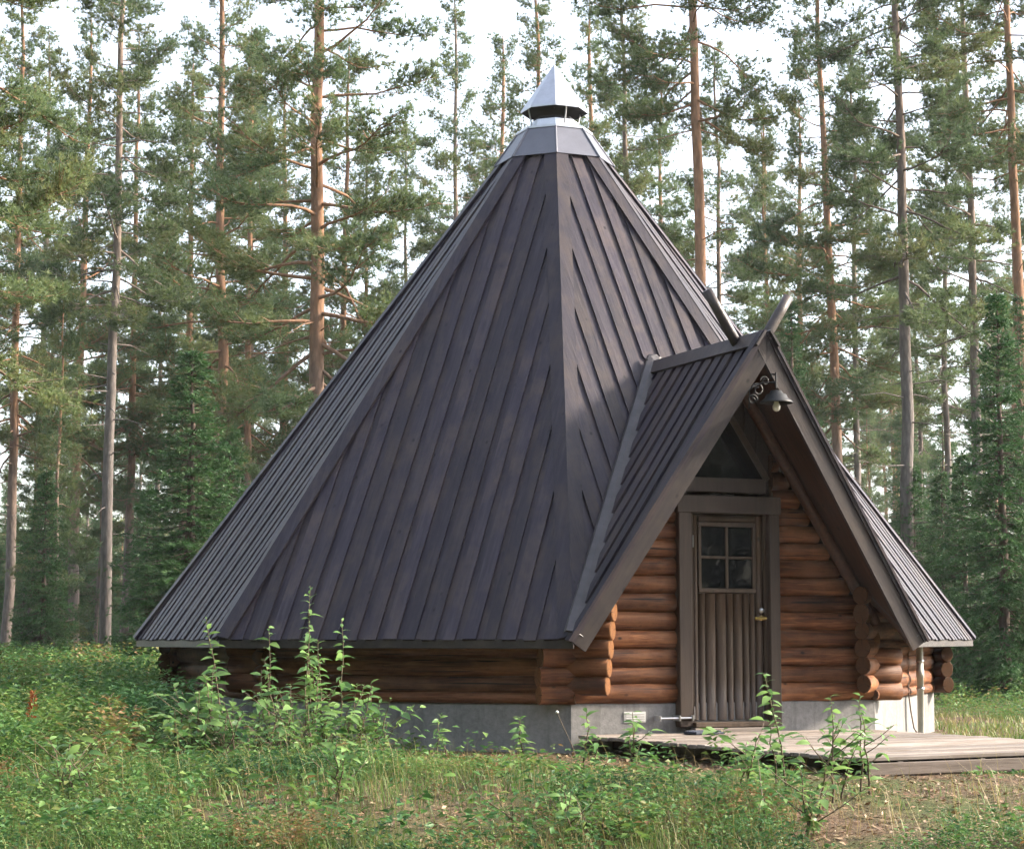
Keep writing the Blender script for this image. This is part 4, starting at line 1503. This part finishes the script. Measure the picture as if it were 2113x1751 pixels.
def litter():
    g = np.random.default_rng(17)
    n = 30000
    d = g.uniform(10.3, 17, n)
    p = g.uniform(-60, 2180, n)
    x = CAM.x + (p - CX) / FPX * d
    y = CAM.y + d
    k = clear_of_things(x, y) & (g.random(n) < 0.25 + 0.75 * bare(x, y))
    x, y = x[k], y[k]
    n = len(x)
    c = np.stack([x, y, gz(x, y) + g.uniform(0.0, 0.02, n)], 1)
    a = g.uniform(0, 6.28, n)
    dr = np.stack([np.cos(a), np.sin(a), g.normal(0, 0.25, n)], 1)
    ln = g.uniform(0.015, 0.06, n)
    v, f, t = leaves_np(c, dr, ln, ln * g.uniform(0.1, 0.6, n), g.random(n), g, 0.1)
    o = link('leaf_litter', mesh_np('leaf_litter', v, f, M['litter'], t))
    tag(o, 'dry brown leaves and wood chips strewn on the bare ground', 'leaf litter', kind='stuff')
litter()

# ------------------------------------------------------------------ saplings with leaves one can pick apart
def leaf_mesh(ln, wd, curl, tone, mat):
    st = [(0, 0.06), (0.22, 0.75), (0.5, 1.0), (0.78, 0.62), (1.0, 0.02)]
    vs, fs = [], []
    for u, w in st:
        z = -curl * u * u * ln
        vs += [(u * ln, -w * wd / 2, z + 0.10 * wd * w), (u * ln, 0, z), (u * ln, w * wd / 2, z + 0.10 * wd * w)]
    for i in range(len(st) - 1):
        for j in (0, 1):
            a = i * 3 + j
            fs.append([a, a + 3, a + 4, a + 1])
    me = mesh_py('leaf', vs, fs, mat, True)
    a = me.attributes.new('tone', 'FLOAT', 'POINT')
    a.data.foreach_set('value', [tone] * len(vs))
    return me
LEAVES = [leaf_mesh(0.082, 0.034, 0.65, 0.15, M['leaf']), leaf_mesh(0.070, 0.030, 0.40, 0.45, M['leaf']), leaf_mesh(0.060, 0.028, 0.85, 0.75, M['leaf']), leaf_mesh(0.090, 0.042, 0.5, 0.9, M['leaf'])]

def sapling(name, px, dist, height, label, cat, group, seed, shoots=3, nl=34, lsc=1.0, lean=0.0, bushy=0.0):
    g = np.random.default_rng(seed)
    lsc *= 1.26
    nl = int(nl * 2.1)
    x, y = at(px, dist)
    z = float(gz(x, y))
    root = empty(name, (x, y, z))
    tag(root, label, cat, group)
    tb = Tubes()
    spots = []
    for s in range(shoots):
        h = height * (1.0 if s == 0 else g.uniform(0.55, 0.85))
        off = np.array([0, 0, 0.0]) if s == 0 else np.append(g.normal(0, 0.07 + 0.06 * bushy, 2), 0)
        tilt = np.append(g.normal(0, 0.05 + 0.05 * (s > 0) + 0.09 * bushy, 2), 0)
        tilt[0] += lean
        pts = [off + np.array([0, 0, -0.03])]
        for i in range(1, 8):
            u = i / 7
            pts.append(off + tilt * h * u ** 1.3 + np.array([0, 0, h * u]) + np.append(g.normal(0, 0.008, 2), 0))
        pts = np.array(pts)
        tb.add(pts, np.linspace(0.0085, 0.0022, 8), 5)
        m = int(nl / shoots * (1.4 if s == 0 else 0.8))
        ph = g.uniform(0, 6.28)
        for i in range(m):
            u = 0.14 + 0.86 * (i + 0.5) / m
            xx = u * 7
            a = int(min(6, xx))
            p = pts[a] + (pts[a + 1] - pts[a]) * (xx - a)
            spots.append((p, ph + i * 2.4 + g.normal(0, 0.3), u))
            if u < 0.6 and g.random() < 0.06 + 0.22 * bushy:     # side twig
                az = ph + i * 2.4
                L = g.uniform(0.08, 0.20) * (1 + bushy)
                e = p + np.array([math.cos(az) * L, math.sin(az) * L, L * 0.7])
                tb.add([p, (p + e) / 2 + np.array([0, 0, -0.01]), e], [0.004, 0.003, 0.0015], 4)
                for q in (0.55, 0.8, 1.0):
                    spots.append((p + (e - p) * q, az + g.normal(0, 0.9), 0.6))
    link('stem', tb.mesh('stem', M['twig']), root)
    for p, az, u in spots:
        el = g.uniform(0.0, 0.7) + 0.35 * (u > 0.9)
        s = lsc * g.uniform(0.5, 1.2) * (0.75 if u > 0.92 else 1.0)
        mt = Matrix.Translation(Vector(p)) @ Matrix.Rotation(az, 4, 'Z') @ Matrix.Rotation(-el, 4, 'Y') @ Matrix.Rotation(g.normal(0, 0.5), 4, 'X') @ Matrix.Scale(s, 4)
        link('leaf', LEAVES[int(g.integers(4))], root, mt)
    return root

WIL = 'willow saplings before the left wall'
sapling('willow_sapling', 632, 15.2, 1.36, 'tallest leafy willow sapling, its tip reaching above the eave', 'sapling', WIL, 1, 3, 50)
sapling('willow_sapling', 470, 15.4, 1.12, 'leftmost upright willow sapling before the left eave corner', 'sapling', WIL, 2, 2, 34, 1, -0.16)
sapling('willow_sapling', 560, 15.7, 1.06, 'thin willow sapling between the leftmost and the tallest one', 'sapling', WIL, 3, 2, 26, 0.95, -0.10)
sapling('willow_sapling', 708, 15.3, 1.10, 'bushy willow sapling right of the tallest one, before the dark logs', 'sapling', WIL, 4, 4, 52, 1, 0.06, 0.5)
sapling('willow_sapling', 668, 15.0, 0.95, 'low willow sapling crowded against the right side of the tallest', 'sapling', WIL, 5, 3, 36, 1)
sapling('broadleaf_shrub', 430, 15.0, 0.78, 'large-leaved pale green shrub below the left eave corner', 'shrub', None, 6, 3, 26, 1.55, -0.10, 0.8)
sapling('willow_sapling', 600, 14.6, 0.62, 'short dense willow bush at the foot of the saplings', 'sapling', WIL, 7, 6, 60, 0.9, 0, 1.0)
sapling('willow_sapling', 500, 14.5, 0.55, 'short spreading willow bush lowest left of the sapling clump', 'sapling', WIL, 8, 6, 56, 0.9, 0, 1.0)
sapling('willow_sapling', 780, 15.2, 0.62, 'small willow bush before the grey foundation, right of the clump', 'sapling', WIL, 9, 4, 40, 0.85, 0, 0.8)
for q, (px, dd, hh, lab) in enumerate([(395, 15.0, 0.62, 'dense low willow bush left of the large-leaved shrub'), (455, 14.9, 0.70, 'dense willow bush below the leftmost upright sapling'), (535, 15.0, 0.72, 'dense willow bush left of the tallest sapling'),
                                      (650, 14.8, 0.66, 'dense willow bush at the foot of the tallest sapling, on its right'), (735, 15.0, 0.60, 'dense willow bush below the bushy right-hand sapling')]):
    sapling('willow_bush', px, dd, hh, lab, 'bush', 'low willow bushes before the left wall', 40 + q, 7, 56, 1.1, 0, 1.0)
sapling('alder_sapling', 1622, 12.6, 0.80, 'slender sapling rising before the deck and door jamb', 'sapling', None, 10, 2, 34, 0.85, -0.12)
sapling('alder_sapling', 1712, 12.4, 0.66, 'round-leaved sapling before the middle of the deck', 'sapling', None, 11, 3, 34, 0.95, 0.02, 0.5)
sapling('alder_sapling', 1770, 12.9, 0.62, 'small sapling with upright tip before the deck corner', 'sapling', None, 12, 2, 24, 0.85, 0.04)
sapling('leafy_seedling', 1535, 13.2, 0.34, 'low broad-leaved seedling under the dark left deck edge', 'seedling', None, 13, 3, 20, 1.25, 0, 0.8)
sapling('leafy_seedling', 1206, 14.4, 0.42, 'bright seedling at the left back corner of the deck', 'seedling', None, 14, 2, 16, 1.0)
sapling('leafy_seedling', 1312, 13.8, 0.42, 'two-tiered seedling before the dark gap under the deck', 'seedling', None, 15, 2, 16, 1.0)
sapling('leafy_seedling', 1075, 15.6, 0.36, 'pale seedling standing against the bluish foundation', 'seedling', None, 16, 1, 12, 0.9)
sapling('leafy_seedling', 905, 15.6, 0.38, 'seedling before the foundation below the middle of the left roof', 'seedling', None, 17, 2, 18, 0.8)
sapling('leafy_seedling', 700, 12.3, 0.36, 'seedling in the dark hollow of the left foreground', 'seedling', None, 18, 3, 24, 0.9, 0, 0.6)
sapling('leafy_seedling', 150, 12.6, 0.42, 'leafy seedling in the far left foreground', 'seedling', None, 19, 4, 36, 0.9, 0, 1.0)
sapling('leafy_seedling', 1660, 11.3, 0.40, 'bushy seedling at the bottom edge right of the picture centre', 'seedling', None, 20, 4, 40, 0.9, 0, 1.0)
sapling('leafy_seedling', 1180, 11.4, 0.34, 'bushy seedling at the bottom edge below the deck corner', 'seedling', None, 22, 4, 40, 0.8, 0, 1.0)

def red_plant():
    g = np.random.default_rng(3)
    x, y = at(66, 15.5)
    root = empty('withered_dock', (x, y, float(gz(x, y))))
    tag(root, 'withered rust-red dock plume among green weeds at far left', 'plant')
    tb = Tubes()
    tb.add([(0, 0, -0.03), (0.01, 0, 0.25), (0.02, 0.01, 0.52)], [0.006, 0.005, 0.002], 5)
    link('stem', tb.mesh('stem', M['twig']), root)
    n = 420
    u = g.uniform(0.25, 1, n)
    a = g.uniform(0, 6.28, n)
    r = 0.075 * (1.1 - u) * g.uniform(0.2, 1, n) + 0.006
    c = np.stack([0.02 * u + r * np.cos(a), r * np.sin(a), 0.54 * u], 1)
    d = np.stack([np.cos(a), np.sin(a), g.uniform(0.3, 1.2, n)], 1)
    l = g.uniform(0.014, 0.03, n)
    v, f, t = leaves_np(c, d, l, l * 0.5, g.random(n), g)
    link('seed_head', mesh_np('seed_head', v, f, M['redstem'], t), root)
red_plant()

def dry_stalk():
    x, y = at(1196, 15.2)
    o = empty('dry_stalk', (x, y, float(gz(x, y))))
    tag(o, 'thin pale dry stalk leaning before the foundation corner', 'plant')
    tb = Tubes()
    tb.add([(0, 0, -0.03), (-0.06, 0.02, 0.16), (-0.14, 0.03, 0.33), (-0.17, 0.03, 0.40)], [0.0035, 0.003, 0.0028, 0.002], 5)
    link('stem', tb.mesh('stem', M['twig']), o)
    lathe('flower_head', [(0.001, 0.0), (0.012, 0.004), (0.014, 0.014), (0.006, 0.022), (0.001, 0.023)], 8, M['vent'], o, Matrix.Translation((-0.172, 0.03, 0.395)))
dry_stalk()
# ------------------------------------------------------------------ moist summer air
def haze():
    m = bpy.data.materials.new('haze')
    m.use_nodes = True
    nt = m.node_tree
    nt.nodes.remove(nt.nodes['Principled BSDF'])
    pv = N(nt, 'ShaderNodeVolumePrincipled')
    pv.inputs['Color'].default_value = (0.94, 0.97, 1.0, 1)
    pv.inputs['Density'].default_value = 0.0003
    pv.inputs['Anisotropy'].default_value = 0.0
    nt.links.new(pv.outputs[0], nt.nodes['Material Output'].inputs['Volume'])
    x, y0, y1, z0, z1 = 234, -242, 226, -3.0, 27.5
    vs = [(X, Y, Z) for X in (-x, x) for Y in (y0, y1) for Z in (z0, z1)]
    fs = [(0, 1, 3, 2), (4, 6, 7, 5), (0, 4, 5, 1), (2, 3, 7, 6), (0, 2, 6, 4), (1, 5, 7, 3)]
    o = link('haze', mesh_py('haze', vs, fs, m))
    tag(o, 'thin pale haze in the summer air', 'haze', kind='stuff')
haze()
